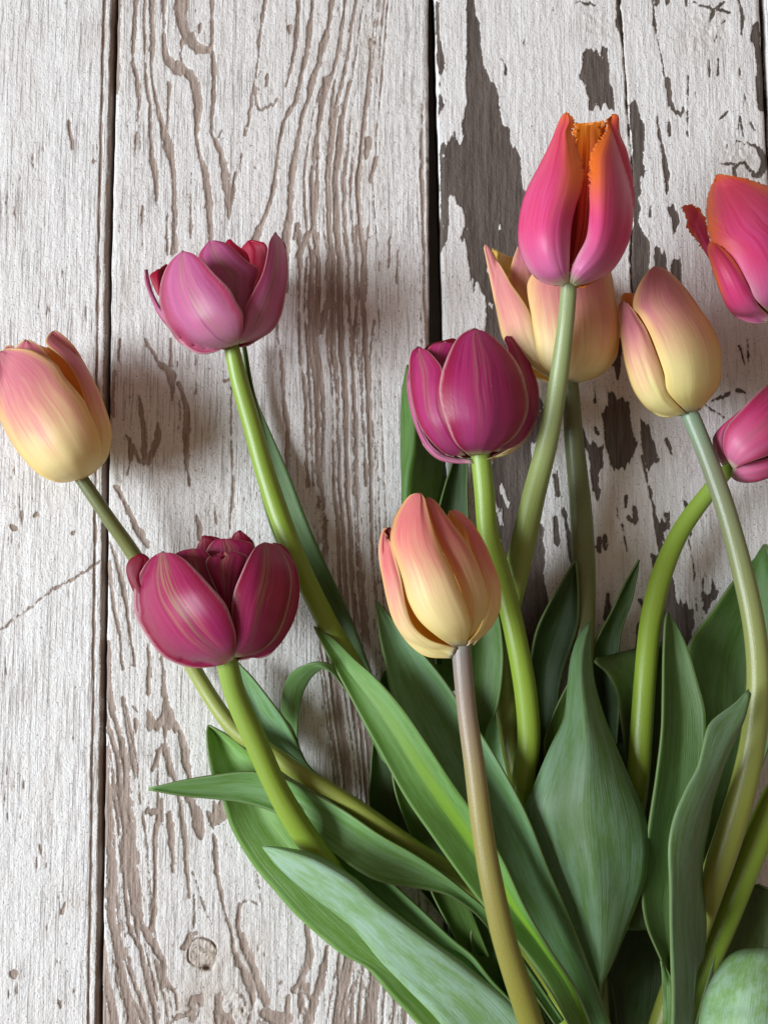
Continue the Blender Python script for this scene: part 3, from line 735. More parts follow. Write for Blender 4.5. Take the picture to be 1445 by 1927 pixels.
MF = mat_fringed('petal_fringed_pink', lo=0.50, hi=1.05); MFL = mat_fringed('petal_fringed_orange_margin', side=-1); MFR = mat_fringed('petal_fringed_orange_edge', side=1); MFin = mat_fringed('petal_inside_red', inner=True); MFrim = mat_plain('petal_rim_orange', (0.86, 0.26, 0.03))
MLeaf = leaf_material('leaf_green'); MLrim = mat_plain('leaf_margin', (0.22, 0.32, 0.11), 0.5, 0.3)
G_lime = (0.22, 0.335, 0.030); G_mid = (0.17, 0.30, 0.03); G_ol = (0.25, 0.29, 0.045); G_pale = (0.36, 0.42, 0.22); G_grey = (0.20, 0.22, 0.13)
MS_lime = stem_material('stem_lime', [(0, (0.26, 0.40, 0.06)), (0.2, G_lime), (0.7, G_lime), (1, G_mid)])
MS_olive = stem_material('stem_olive', [(0, (0.13, 0.15, 0.06)), (0.2, (0.22, 0.23, 0.06)), (0.3, (0.34, 0.40, 0.10)), (0.5, G_ol), (1, (0.18, 0.24, 0.03))])
MS_brown = stem_material('stem_grey_brown', [(0, (0.27, 0.29, 0.26)), (0.04, (0.24, 0.20, 0.185)), (0.16, (0.30, 0.22, 0.16)), (0.34, (0.31, 0.26, 0.085)), (0.7, (0.23, 0.215, 0.035)), (1, (0.18, 0.18, 0.02))])
MS_pale = stem_material('stem_pale_green', [(0, (0.29, 0.36, 0.17)), (0.2, (0.24, 0.29, 0.10)), (0.4, (0.27, 0.37, 0.07)), (0.6, (0.19, 0.24, 0.035)), (1, G_mid)])
MS_dull = stem_material('stem_dull_green', [(0, (0.14, 0.17, 0.08)), (0.4, (0.17, 0.20, 0.07)), (1, (0.13, 0.18, 0.03))])
MS_grey = stem_material('stem_grey_green', [(0, (0.20, 0.30, 0.20)), (0.1, (0.20, 0.23, 0.14)), (0.3, (0.24, 0.27, 0.09)), (0.55, (0.25, 0.285, 0.05)), (1, (0.19, 0.23, 0.03))])

# ================================================================== PLANT PARTS
def tulip(label, base, group=None):
    e = bpy.data.objects.new('tulip', None)
    COL.objects.link(e)
    e.location = base
    e.empty_display_size = 0.01
    e['label'] = label; e['category'] = 'tulip'; e['group'] = 'cut tulips laid on the boards'
    bpy.context.view_layer.update()
    return e

def stem(parent, pts, mat, n=90, k=18):
    """pts: (px, py, z mm, half-width px)"""
    c = catmull(pts, n)
    C = P(c[:, 0], c[:, 1], c[:, 2] * 1e-3)
    # radius in metres at that depth
    dep = DIST - c[:, 2] * 1e-3
    r = c[:, 3] * dep / F
    C = C  # centre line
    T = np.gradient(C, axis=0); T /= np.linalg.norm(T, axis=1)[:, None]
    up = np.array([0, 0, 1.0])
    S = np.cross(T, up); S /= np.linalg.norm(S, axis=1)[:, None]
    N = np.cross(S, T)
    a = np.linspace(0, 2 * np.pi, k + 1)
    rr = r[:, None] * (1 + 0.035 * np.sin(3 * a + 1)[None] + 0.02 * noise(np.linspace(0, 14, n), np.zeros(n), int(pts[0][0]) % 50)[:, None])
    V = C[:, None] + rr[..., None] * (np.cos(a)[None, :, None] * S[:, None] + np.sin(a)[None, :, None] * N[:, None])
    vv = np.concatenate([[0], np.cumsum(np.linalg.norm(np.diff(C, axis=0), axis=1))]); vv /= vv[-1]
    uv = np.stack([np.repeat((a / (2 * np.pi))[None], n, 0), np.repeat(vv[:, None], k + 1, 1)], -1)
    return link('stem', grid_mesh('stem', V, uv), parent, mat)

LEAF_N = 0
def leaf(parent, rows, color, cup=0.0, n=64, m=17, wav=0.5):
    """rows: from tip to foot, each a list of 2 or 3 (px, py, z mm) across the blade"""
    global LEAF_N
    LEAF_N += 1
    k = len(rows[0])
    A = np.array(rows, float)                       # R,k,3
    cols = [catmull(A[:, j], n) for j in range(k)]
    G = np.stack(cols, 1)                           # n,k,3
    u = np.linspace(0, 1, m)
    if k == 2:
        Q = G[:, :1] + (G[:, 1:] - G[:, :1]) * u[None, :, None]
    else:
        w = np.stack([2 * (u - .5) * (u - 1), -4 * u * (u - 1), 2 * u * (u - .5)], 0)      # smooth
        lin = np.stack([np.clip(1 - 2 * u, 0, 1), 1 - np.abs(2 * u - 1), np.clip(2 * u - 1, 0, 1)], 0)
        w = 0.45 * w + 0.55 * lin
        Q = np.einsum('nkd,km->nmd', G, w)
    s = 2 * u - 1
    wid = np.hypot(G[:, -1, 0] - G[:, 0, 0], G[:, -1, 1] - G[:, 0, 1])[:, None]            # px
    z = Q[..., 2] + cup * 0.2 * wid * (s[None] ** 2 - 0.33)
    t = np.linspace(0, 1, n)[:, None]
    z = z + wav * noise(t * 7 + 0 * s[None], s[None] * 1.3 + 0 * t, LEAF_N) + 0.12 * wav * noise(s[None] * 8 + 0 * t, t * 2 + 0 * s[None], LEAF_N + 90) * np.minimum(wid / 60, 1)
    z = np.maximum(z, 1.2)
    V = P(Q[..., 0], Q[..., 1], z * 1e-3)
    uv = np.stack([np.repeat(u[None], n, 0), np.repeat(1 - t, m, 1)], -1)
    me = grid_mesh('leaf', V, uv)
    o = link('leaf', me, parent, MLeaf, MLeaf, MLrim)
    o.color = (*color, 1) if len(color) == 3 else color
    md = o.modifiers.new('thickness', 'SOLIDIFY'); md.thickness = 0.0007; md.offset = 0.0
    md.material_offset = 1; md.material_offset_rim = 2; md.use_quality_normals = True
    return o

class Head:
    def __init__(s, parent, base, tip, zc, rmax, outer, inner, rim, prof=None, ztip=None, back=True, kback=0.95, bs=0.85):
        s.p = parent; s.B = np.array(base, float); s.T = np.array(tip, float)
        s.zc = zc; s.zt = zc if ztip is None else ztip; s.R = rmax
        s.outer, s.inner, s.rim = outer, inner, rim
        s.ax = s.T - s.B; s.len = np.linalg.norm(s.ax); s.ax /= s.len
        s.pr = prof or [(-0.1, 0.05), (0.0, 0.24), (0.06, 0.55), (0.15, 0.82), (0.28, 0.97), (0.42, 1.0), (0.6, 0.93), (0.8, 0.72), (1.0, 0.42), (1.15, 0.2)]
        d = catmull(np.array(s.pr, float), 160)
        s.hh = np.maximum.accumulate(d[:, 0]); s.rr = d[:, 1]
        s.bs = bs
        if back: s.backs(kback)
    def rad(s, h):
        return np.interp(h, s.hh, s.rr) * s.R
    def local(s, x, y):
        dx, dy = x - s.B[0], y - s.B[1]
        h = (dx * s.ax[0] + dy * s.ax[1]) / s.len
        u = dx * -s.ax[1] + dy * s.ax[0]
        return h, u
    def backs(s, kb):
        nrm = np.array([-s.ax[1], s.ax[0]])
        for lo, hi in ((-1.0, 0.05), (-0.05, 1.0), (-0.45, 0.5)):
            hs = np.linspace(0.0, 0.78, 9)
            c = s.B + np.outer(hs * s.len, s.ax)
            taper = np.array([1, 1, 1, 1, 1, .97, .85, .55, .08])
            mid = (lo + hi) / 2
            L = c + np.outer(s.rad(hs) * (mid + (lo - mid) * taper), nrm) * s.bs
            R = c + np.outer(s.rad(hs) * (mid + (hi - mid) * taper), nrm) * s.bs
            s.petal(L, R, k=-kb, lay=-0.2, bulge=-0.3, n=26, m=17, rs=s.bs)
    def petal(s, L, R, k=1.0, lay=0.0, bulge=1.5, lip=0.0, outer=None, inner=None, rim=None, n=48, m=21, fringe=0.0, fr=(0.5, 1.0), dz=(0, 0), sides='LR', label=None, puck=0.25, rs=1.0):
        """L, R: the two margins in photograph pixels from foot to tip; k: how far out on the rounded body"""
        a = catmull(L, n); b = catmull(R, n)
        t = np.linspace(0, 1, n)
        if fringe:
            on = sstep(fr[0] - 0.08, fr[0] + 0.05, t)
            m = 33
            d = a - b; d /= np.maximum(np.linalg.norm(d, axis=1)[:, None], 4.0)
            fj = [(RNG.uniform(-0.3, 1.0, n) * fringe * on)[:, None] * d + RNG.uniform(-0.5, 0.5, (n, 2)) * fringe * on[:, None] for _ in range(2)]
        u = np.linspace(0, 1, m)
        X = a[:, :1] + (b[:, :1] - a[:, :1]) * u[None]; Y = a[:, 1:2] + (b[:, 1:2] - a[:, 1:2]) * u[None]
        if fringe:
            wl = np.clip(1 - u * m / 2.2, 0, 1)[None]; wr = wl[:, ::-1]
            if 'L' in sides: X = X + fj[0][:, :1] * wl; Y = Y + fj[0][:, 1:] * wl
            if 'R' in sides: X = X - fj[1][:, :1] * wr; Y = Y - fj[1][:, 1:] * wr
        h, uu = s.local(X, Y)
        rb = s.rad(h) * rs
        dep = np.sqrt(np.maximum(rb ** 2 - uu ** 2, 0))
        zc = s.zc + (s.zt - s.zc) * np.clip(h, 0, 1)
        mm = (DIST * 1000 - zc) / F
        ss = 2 * u[None] - 1
        tt = t[:, None]
        env = np.sin(np.pi * np.clip(tt, 0, 1) ** 0.8) ** 0.7
        z = zc + k * dep * mm + lay * sstep(0, 0.12, tt) + bulge * (1 - ss ** 2) * env + lip * np.abs(ss) ** 5 * env + dz[0] * (1 - tt) + dz[1] * tt ** 2
        sd = int(abs(a[0, 0]) + abs(b[n // 2, 1])) % 97
        z = z + puck * noise(ss * 3 + 0 * tt, tt * 3 + 0 * ss, sd) + 0.4 * puck * noise(ss * 9 + 0 * tt, tt * 2 + 0 * ss, sd + 5)
        z = np.maximum(z, 0.8)
        V = P(X, Y, z * 1e-3)
        uv = np.stack([np.repeat(u[None], n, 0), np.repeat(tt, m, 1)], -1)
        me = grid_mesh('petal', V, uv, flip=(k < 0 and False))
        # make the outward side face away from the axis
        v1 = V[1:, :-1] - V[:-1, :-1]; v2 = V[:-1, 1:] - V[:-1, :-1]
        hc = np.clip(h, 0, 1) * s.len
        cen = P(s.B[0] + hc * s.ax[0], s.B[1] + hc * s.ax[1], (zc - (12 if k >= 0 else -12)) * 1e-3)
        if (np.cross(v2, v1) * (V - cen)[:-1, :-1]).sum(-1).mean() < 0: me.flip_normals()
        o = link('petal', me, s.p, outer or s.outer, inner or s.inner, rim or s.rim)
        md = o.modifiers.new('thickness', 'SOLIDIFY'); md.thickness = 0.0005; md.offset = -1.0
        md.material_offset = 1; md.material_offset_rim = 2; md.use_quality_normals = True
        if label: o['label'] = label
        return o

def zz(ox, oy, s):
    return lambda *p: [(ox + x / s, oy + y / s) for x, y in p]

def rows2(L, R, z, zr=None):
    """two margins given point for point, plus heights"""
    zr = zr or z
    return [[(l[0], l[1], a), (r[0], r[1], b)] for l, r, a, b in zip(L, R, z, zr)]
def rows3(L, Mi, R, zl, zm, zr):
    return [[(l[0], l[1], a), (c[0], c[1], b), (r[0], r[1], d)] for l, c, r, a, b, d in zip(L, Mi, R, zl, zm, zr)]

BLUE = (0.180, 0.335, 0.215); SAGE_SHADE = (0.075, 0.155, 0.055); MIDG = (0.105, 0.215, 0.070); DEEP_SHADE = (0.036, 0.078, 0.026); PALE = (0.175, 0.300, 0.190)  # sage and deep greens darkened: shade on those leaves painted into the colour

# ---------------------------------------------------------------- pink and cream tulip lying alone
t1 = tulip('pink and cream tulip across a board seam, its stem under the dark plum tulip', P(1130, 2080, 0.0)[()])
stem(t1, [(140,878,20,11),(152,897,19,12.5),(205,975,16,13),(258,1052,12,14),(310,1150,9,14),(375,1275,7,14),(440,1370,9,15),(505,1412,12,15),(560,1452,14,15),(660,1512,17,15),(780,1597,19,16),(850,1642,19,16),(920,1700,18,17),(1000,1790,17,18),(1080,1920,15,19),(1130,2080,12,19)], MS_olive)
H = Head(t1, (152,900), (62,652), 20, 108, MY1, MYin, MYrim, bs=0.82)
z = zz(0, 610, 6.02)
H.petal([(140,885),(110,840),(60,760),(35,700),(48,665),(70,648)], [(150,885),(172,820),(165,760),(150,718),(128,682),(92,655)], k=-0.55, outer=MYin, inner=MYin)
H.petal([(140,885),(90,850),(20,760),(12,700),(30,655),(50,640)], [(150,890),(130,800),(112,740),(104,690),(82,655),(53,640)], k=0.15, lay=1)
H.petal([(140,885),(60,840),(-10,740),(-5,680),(10,655),(18,652)], [(145,885),(80,800),(50,740),(40,690),(28,655),(20,652)], k=0.2, lay=0)
H.petal([(150,903),(165,880),(170,840),(165,790),(155,740),(138,700),(112,668),(88,648),(90,632),(99,623)], z((915,1770),(1060,1690),(1200,1550),(1250,1420),(1270,1200),(1200,950),(1100,700),(900,330),(800,200),(700,110),(610,75)), k=0.62, lay=-1, bulge=1.2)
H.petal([(150,903),(110,908),(70,890),(30,845),(0,790),(-15,740),(-14,700),(0,663)], z((910,1765),(1054,1670),(1140,1560),(1165,1420),(1120,1230),(1020,1000),(940,840),(740,600),(640,450),(450,330),(300,280),(100,280),(0,320)), k=1.0, lay=0.8, bulge=1.0)

# ---------------------------------------------------------------- mauve tulip on the boards
t2 = tulip('mauve tulip with pale lilac petals and open top, its head lying on the boards', P(1000, 2020, 0.0)[()])
stem(t2, [(432,636,27,13),(437,655,26,15),(452,720,23,17),(475,800,20,18),(500,890,18,19),(530,980,18,20),(562,1060,18,20),(595,1130,17,20),(632,1200,16,20),(680,1280,15,20),(750,1400,14,20),(820,1510,14,20),(880,1610,14,20),(930,1720,14,20),(970,1830,14,20),(1020,2020,12,20)], MS_lime)
LA_L = [(456,648),(468,740),(478,830),(492,930),(520,1020),(570,1120),(605,1190),(650,1280),(700,1380)]
LA_R = [(462,650),(480,745),(510,815),(543,890),(580,985),(620,1075),(662,1165),(695,1255),(735,1370)]
LA_M = [(459,649),(475,742),(492,824),(512,915),(545,1008),(590,1104),(630,1184),(670,1270),(715,1376)]
leaf(t2, rows3(LA_L, LA_M, LA_R, [9,9,8,8,8,8,8,8,7], [6,5,5,4,4,4,4,4,3.5], [7,7,6,6,6,6,6,6,5]), SAGE_SHADE)
H = Head(t2, (445,655), (415,462), 30, 124, MP2, MPin2, MPrim, prof=[(-0.1,.05),(0,.22),(.06,.5),(.15,.75),(.3,.93),(.5,1.0),(.75,1.0),(1.0,.92),(1.15,.75)], kback=0.85)
z = zz(240, 420, 4.379)
H.petal([(380,640),(310,570),(285,525),(289,515)], [(410,640),(345,560),(320,505),(313,497)], k=-0.25, lay=0)
H.petal([(400,660),(345,650),(315,615),(299,594),(286,566),(273,530),(274,507)], [(400,655),(332,600),(307,580),(298,569),(287,545),(281,520),(276,507)], k=0.12, lay=0)
H.petal([(440,620),(448,520),(455,470),(468,454)], [(500,620),(505,540),(504,468),(487,456),(470,454)], k=-0.65, lay=0, outer=MPin2)
H.petal([(415,620),(412,520),(420,470),(431,452)], [(475,620),(472,530),(468,482),(445,460),(434,452)], k=-0.1, lay=0)
H.petal([(430,640),(400,560),(376,500),(374,479),(393,453)], [(455,640),(480,540),(487,507),(468,493),(452,479),(430,459),(409,453),(396,452)], k=0.45, lay=-1.5, bulge=1.0)
H.petal(z((900,985),(950,850),(970,700),(1040,560),(1110,420),(1150,270),(1170,150),(1215,75)), z((930,995),(1060,960),(1180,900),(1260,780),(1310,550),(1325,380),(1310,200),(1270,130),(1215,75)), k=0.85, lay=0.3, bulge=1.3, lip=0.6)
H.petal(z((880,1005),(760,1045),(600,1075),(470,1010),(330,850),(280,720),(262,600),(280,470),(330,350),(400,270),(460,230)), z((910,1000),(940,930),(955,760),(900,650),(840,540),(720,420),(620,310),(540,250),(460,230)), k=1.0, lay=1.0, bulge=1.2, lip=0.6)

# ---------------------------------------------------------------- plum tulip, fullest head
t3 = tulip('dark plum double tulip with the widest head, resting over another tulip stem', P(1060, 2060, 0.0)[()])
stem(t3, [(421,1222,31,17),(428,1245,30,20),(445,1310,27,20),(480,1390,25,21),(520,1480,24,21),(560,1550,23,22),(610,1620,21,22),(650,1672,19,22),(720,1745,17,22),(800,1820,16,22),(900,1920,16,22),(1060,2060,14,22)], MS_lime)
leaf(t3, rows3([(392.6,1364.5),(389,1384),(398,1454),(419,1507),(436,1560),(472,1622),(506,1664),(560,1725),(635,1790),(688,1821),(728,1866),(781,1923),(880,2040)],
               [(393.2,1364.8),(412,1390),(440,1440),(475,1500),(510,1560),(560,1625),(610,1680),(665,1735),(730,1795),(790,1845),(840,1895),(890,1950),(980,2060)],
               [(394,1365),(432,1386),(480,1425),(530,1480),(580,1545),(640,1610),(700,1680),(760,1740),(820,1800),(870,1850),(920,1910),(980,1980),(1060,2080)],
               [9,9,9,9,9,9,10,11,12,12,13,13,12], [7,4.5,4,4,5,6,7,8,9,9,9,9,9], [9,9,8,8,8,8,9,9,9,9,9,9,9]), (0.225,0.420,0.165), wav=0.4)
leaf(t3, rows2([(428,1212),(443,1243),(458,1306),(486,1376),(520,1406),(562,1434),(593,1460),(650,1500),(720,1550)],
               [(431,1212),(446,1244),(475,1275),(512,1322),(540,1362),(565,1412),(587,1448),(655,1500),(725,1548)],
               [7,7,6,5,5,5,5,5,5],[9,9,9,9,8,7,6,5,5]), BLUE, cup=0.3)
leaf(t3, rows2([(562,1512),(613,1587),(657,1649),(701,1693),(755,1737),(817,1781),(870,1812),(930,1880),(1000,1980)],
               [(566,1511),(650,1575),(720,1645),(790,1710),(848,1765),(890,1800),(925,1845),(975,1900),(1040,1990)],
               [14,13,12,11,11,11,11,11,10],[14,13,12,11,11,11,11,11,10]), (0.165,0.325,0.160), cup=0.4)
H = Head(t3, (436,1245), (408,1030), 35, 150, MP3, MPin, MPrim, prof=[(-0.1,.05),(0,.25),(.06,.55),(.15,.78),(.3,.95),(.5,1.02),(.7,1.0),(.9,.85),(1.1,.6)], kback=0.75)
z = zz(230, 980, 4.1286)
H.petal([(310,1160),(262,1122),(246,1095),(240,1072),(245,1055),(262,1043)], [(320,1150),(270,1095),(278,1065),(281,1053),(275,1047),(265,1043)], k=-0.1, lay=0)
H.petal([(420,1140),(430,1050),(438,1010),(449,999.5)], [(470,1140),(480,1060),(479,1025),(467,1009),(452,999.5)], k=-0.45, lay=0)
H.petal([(380,1130),(370,1050),(372,1028),(382,1010)], [(415,1130),(412,1050),(417,1018),(402,1010),(386,1009)], k=-0.3, lay=0)
H.petal([(395,1140),(382,1070),(387,1040),(400,1020),(415,1013.5)], [(455,1140),(474,1070),(479,1028),(460,1017.5),(430,1013.5)], k=0.05, lay=0, bulge=1.5)
H.petal([(400,1150),(352,1090),(330,1048),(340,1037),(362,1032)], [(435,1150),(415,1100),(400,1080),(398,1050),(384,1035),(366,1032)], k=0.3, lay=0, bulge=1.2)
H.petal(z((835,900),(760,620),(690,450),(655,360),(650,315),(680,275),(735,305),(735,265),(785,236)), z((860,900),(880,600),(930,420),(972,290),(950,262),(890,240),(810,238)), k=0.62, lay=-1.5, bulge=1.6, puck=0.5)
H.petal([(450,1230),(490,1215),(515,1190),(530,1150),(540,1110),(540,1070),(525,1040),(513,1022)], z((890,1060),(1080,1060),(1200,990),(1300,850),(1360,700),(1380,560),(1370,420),(1320,280),(1250,190),(1180,170)), k=0.35, lay=0, bulge=0.8, lip=0.5)
H.petal(z((870,1062),(870,900),(850,700),(870,550),(920,420),(980,290),(1040,200),(1105,165)), z((890,1062),(1040,1030),(1150,960),(1230,850),(1290,680),(1320,500),(1300,350),(1230,220),(1170,180),(1105,165)), k=0.95, lay=0.2, bulge=2.0, lip=0.4)
H.petal(z((860,1085),(780,1120),(600,1145),(450,1120),(300,1040),(180,880),(100,720),(90,600),(110,470),(180,340),(250,270),(320,245)), z((872,1075),(885,900),(850,760),(800,640),(700,520),(600,410),(500,310),(410,255),(320,245)), k=1.0, lay=1.2, bulge=2.0, lip=0.5)

# ---------------------------------------------------------------- magenta tulip beside the board gap
t4 = tulip('round magenta tulip over the gap between boards, with pale rimmed petals', P(1090, 2080, 0.0)[()])
stem(t4, [(902,842,33,16),(905,860,32,19),(912,930,30,19),(918,1000,28,19),(935,1060,26,20),(955,1130,25,20),(975,1220,24,20),(990,1310,22,21),(995,1390,20,21),(985,1460,18,21),(978,1520,17,21),(990,1600,16,21),(1030,1750,15,22),(1060,1900,14,22),(1090,2080,13,22)], MS_lime)
leaf(t4, rows3([(766,688),(757,740),(755,800),(755,860),(757,920),(760,1000),(772,1150),(800,1300)], [(767,687),(773,745),(781,792),(778,846),(768,905),(766,985),(782,1140),(815,1300)], [(770,692),(797,760),(822,825),(838,880),(838,938),(832,1010),(850,1150),(870,1300)],
               [7,8,9,9,9,8,7,6],[11,13,15,16,16,15,12,9],[8,5,4,4,4,4,4,4]), (0.085,0.185,0.055))  # green lowered over the whole blade, painting in the shade of its inner side
leaf(t4, rows2([(862,820),(849,875),(838,910),(827,950),(812,1010),(806,1100),(820,1250)], [(868,820),(879,875),(879,917),(881,970),(886,1050),(890,1120),(895,1250)], [6,6,6,6,6,6,6]), DEEP_SHADE, cup=0.35)
leaf(t4, rows2([(900,1060),(878,1120),(866,1190),(866,1260),(874,1330),(892,1390),(915,1470),(950,1600)], [(912,1060),(932,1130),(943,1190),(946,1250),(936,1328),(912,1390),(925,1470),(965,1600)], [14,15,16,17,17,17,16,14]), (0.075,0.16,0.05), cup=0.3)  # shade painted in as a darker green
H = Head(t4, (898,862), (888,628), 33, 126, MP4, MPin, MPrim, prof=[(-0.1,.05),(0,.25),(.06,.58),(.15,.8),(.3,.96),(.5,1.0),(.7,.95),(.9,.75),(1.1,.45)])
z = zz(740, 600, 4.817)
H.petal([(830,800),(800,680),(797,656),(815,648)], [(880,800),(870,670),(858,640),(838,643)], k=-0.45, lay=0, outer=MPin)
H.petal([(835,790),(815,700),(804,662),(812,650),(825,645)], [(855,790),(845,700),(848,665),(853,648),(836,644)], k=0.3, lay=0)
H.petal([(889,872),(856,872),(823,864),(798,839),(781.5,803),(771,766),(765,729),(766,704),(768,695.5)], [(888,866),(860,862),(828,850),(800,815),(787,780),(777,740),(772,705),(769,697)], k=0.15, lay=0, lip=0.5, outer=MP2)
H.petal([(890,870),(930,858),(955,845),(980,822),(995,800),(1008,778)], [(905,872),(930,863),(955,856),(981,838),(1005,806),(1013,778)], k=0.25, lay=0, outer=MY8)
H.petal([(930,850),(955,800),(965,740),(962,690),(955,655),(949,640),(950,634)], z((950,1205),(1150,1130),(1290,940),(1320,780),(1310,600),(1260,450),(1200,280),(1150,190),(1090,155),(1030,158)), k=0.55, lay=0, bulge=1.0)
H.petal(z((640,1240),(480,1230),(330,1100),(230,950),(180,800),(145,600),(140,450),(150,340),(180,280),(230,255)), z((650,1240),(540,1080),(480,930),(430,750),(435,560),(440,450),(380,360),(310,290),(230,255)), k=0.85, lay=0, bulge=1.3, lip=0.6)
H.petal(z((690,1245),(560,1120),(490,960),(440,800),(415,650),(440,480),(490,340),(560,200),(640,125),(740,95)), z((850,1230),(980,1160),(1100,1070),(1190,930),(1225,780),(1200,600),(1150,450),(1050,300),(900,160),(820,110),(740,95)), k=1.0, lay=1.3, bulge=1.6, lip=0.7)

# ---------------------------------------------------------------- fringed tulip, tallest head
t6 = tulip('tall fringed hot pink tulip with orange edges lying on top of a cream tulip', P(1080, 2100, 0.0)[()])
stem(t6, [(1071,515,60,12),(1070,540,58,15),(1063,620,52,16),(1050,720,46,18),(1030,830,38,20),(1005,930,28,22),(985,1020,20,23),(965,1110,13,23),(950,1180,10,23),(950,1280,10,22),(965,1400,10,22),(1000,1550,10,22),(1040,1750,10,22),(1070,1950,10,22),(1080,2100,10,22)], MS_pale)
leaf(t6, rows2([(938,1314),(925,1348),(911,1380),(905,1440),(915,1540),(950,1680)], [(940,1314),(951,1350),(958,1380),(962,1440),(975,1540),(1000,1680)], [7,6,5,5,5,5]), BLUE, cup=0.3)
leaf(t6, rows2([(707,1131),(714,1192),(725,1248),(737,1307),(762,1385),(800,1470),(845,1555),(900,1650),(950,1730),(1000,1810),(1050,1890),(1110,2010)],
               [(709,1131),(748,1176),(782,1215),(831,1274),(868,1328),(912,1392),(955,1465),(994,1541),(1030,1632),(1064,1710),(1105,1812),(1175,2000)],
               [13,16,19,22,26,29,31,32,33,33,32,28],[13,15,17,19,22,25,28,30,31,32,32,28]), (0.145,0.300,0.165), cup=0.28)
H = Head(t6, (1070,540), (1096,225), 62, 112, MF, MFin, MFrim, bs=0.82, prof=[(-0.1,.05),(0,.3),(.05,.62),(.12,.82),(.25,.97),(.4,1.0),(.6,.9),(.8,.68),(1.0,.45),(1.1,.35)])
z = zz(900, 190, 3.503)
H.petal([(1065,515),(1060,430),(1068,330),(1075,265),(1083,233)], [(1095,515),(1118,430),(1135,330),(1143,270),(1134,228)], k=-0.75, lay=0, bulge=-1.0, inner=MFin, outer=MFin, n=110, fringe=5, fr=(0.72,1.0))
H.petal([(1067,500),(1072,430),(1078,350),(1079,285),(1086,240)], [(1090,500),(1112,430),(1122,350),(1130,285),(1126,232)], k=-0.35, lay=0, bulge=-1.0, outer=MFin, n=110, fringe=6, fr=(0.72,1.0))
H.petal(z((600,1195),(610,1110),(650,1020),(710,900),(730,740),(730,600),(735,450),(750,340),(800,260),(850,200),(850,150),(880,100),(910,90)), z((640,1222),(760,1190),(880,1120),(970,980),(1010,850),(1028,650),(1015,500),(980,330),(935,220),(925,110),(910,90)), k=0.75, lay=0.5, bulge=4.2, n=140, fringe=4, fr=(0.55,1.0), sides='L', outer=MFL)
H.petal(z((560,1222),(430,1200),(340,1130),(280,1020),(258,900),(270,750),(310,600),(400,420),(470,280),(530,130),(560,85),(580,75)), z((597,1195),(600,1050),(610,850),(640,700),(680,580),(692,460),(670,390),(640,290),(610,200),(630,130),(590,80)), k=0.75, lay=0.8, bulge=4.4, n=140, fringe=4, fr=(0.6,1.0), sides='R', outer=MFR)

# ---------------------------------------------------------------- cream tulip under the fringed one
t7 = tulip('pale cream tulip with an opened side petal, beneath the tall fringed pink tulip', P(1130, 2100, 0.0)[()])
stem(t7, [(1070,705,20,13),(1073,724,19,15),(1080,830,14,18),(1092,950,9,20),(1098,1060,7,21),(1098,1150,7,21),(1095,1260,7,21),(1095,1400,8,22),(1105,1600,9,22),(1120,1850,9,22),(1130,2100,9,22)], MS_dull)
leaf(t7, rows2([(1080,1056),(1057,1094),(1030,1141),(1010,1184),(1000,1228),(997,1270),(1002,1350),(1020,1480)], [(1083,1056),(1088,1110),(1087,1170),(1075,1215),(1060,1258),(1050,1310),(1048,1380),(1055,1480)], [13,11,9,7,6,5,5,5]), DEEP_SHADE, cup=0.3)
leaf(t7, rows2([(1068,1286),(1044,1335),(1027,1379),(1023,1412),(1030,1480),(1050,1600)], [(1071,1288),(1075,1335),(1075,1379),(1070,1420),(1065,1480),(1075,1600)], [20,18,17,16,15,14]), (0.085,0.15,0.035), cup=0.2)
leaf(t7, rows3([(1109,1171),(1087,1201),(1074,1241),(1068,1290),(1061,1352),(1036,1405),(1005,1478),(988,1525),(1003,1580),(1035,1660),(1075,1750),(1110,1830),(1122,1868),(1130,1960)],
               [(1109.5,1171),(1099,1210),(1094,1250),(1096,1295),(1102,1352),(1106,1410),(1104,1478),(1105,1540),(1112,1610),(1120,1680),(1125,1760),(1128,1830),(1125,1868),(1136,1960)],
               [(1110,1171),(1110,1212),(1113,1255),(1121,1300),(1137,1352),(1160,1410),(1190,1480),(1212,1535),(1219,1590),(1214,1650),(1190,1718),(1150,1815),(1128,1868),(1142,1960)],
               [17,20,23,26,28,28,27,26,25,25,25,25,26,25],[19,23,27,31,35,38,40,41,41,41,39,35,31,27],[17,20,23,26,29,32,34,35,36,36,35,33,30,27]), (0.150,0.270,0.180), wav=0.9)
H = Head(t7, (1072,722), (1040,470), 25, 122, MY7, MYin2, MYrim, prof=[(-0.1,.05),(0,.28),(.06,.58),(.15,.8),(.3,.96),(.5,1.0),(.75,.95),(1.0,.85)], kback=0.85)
z = zz(900, 190, 3.503)
H.petal([(1000,650),(955,540),(928,485),(926,468)], [(1040,650),(1010,560),(985,495),(962,488)], k=-0.6, outer=MYin2, inner=MYin2)
H.petal([(1010,640),(972,560),(957,528),(964,490),(974,463)], [(1030,640),(1010,570),(1005,520),(1000,490),(980,468)], k=0.1, outer=MY8)
H.petal(z((500,1825),(400,1720),(370,1560),(345,1400),(322,1260),(330,1180),(400,1080),(500,1010),(600,960)), z((660,1860),(800,1810),(900,1710),(925,1600),(925,1450),(900,1280),(880,1150),(830,1010),(700,950)), k=0.9, lay=0.5, bulge=1.4)
H.petal(z((480,1838),(330,1740),(230,1650),(160,1570),(120,1400),(80,1200),(45,1020),(38,960),(48,948)), z((520,1838),(430,1740),(385,1560),(345,1400),(280,1290),(220,1210),(180,1140),(130,1060),(90,990),(55,948)), k=0.75, lay=0.6, bulge=1.6, inner=MYin2)

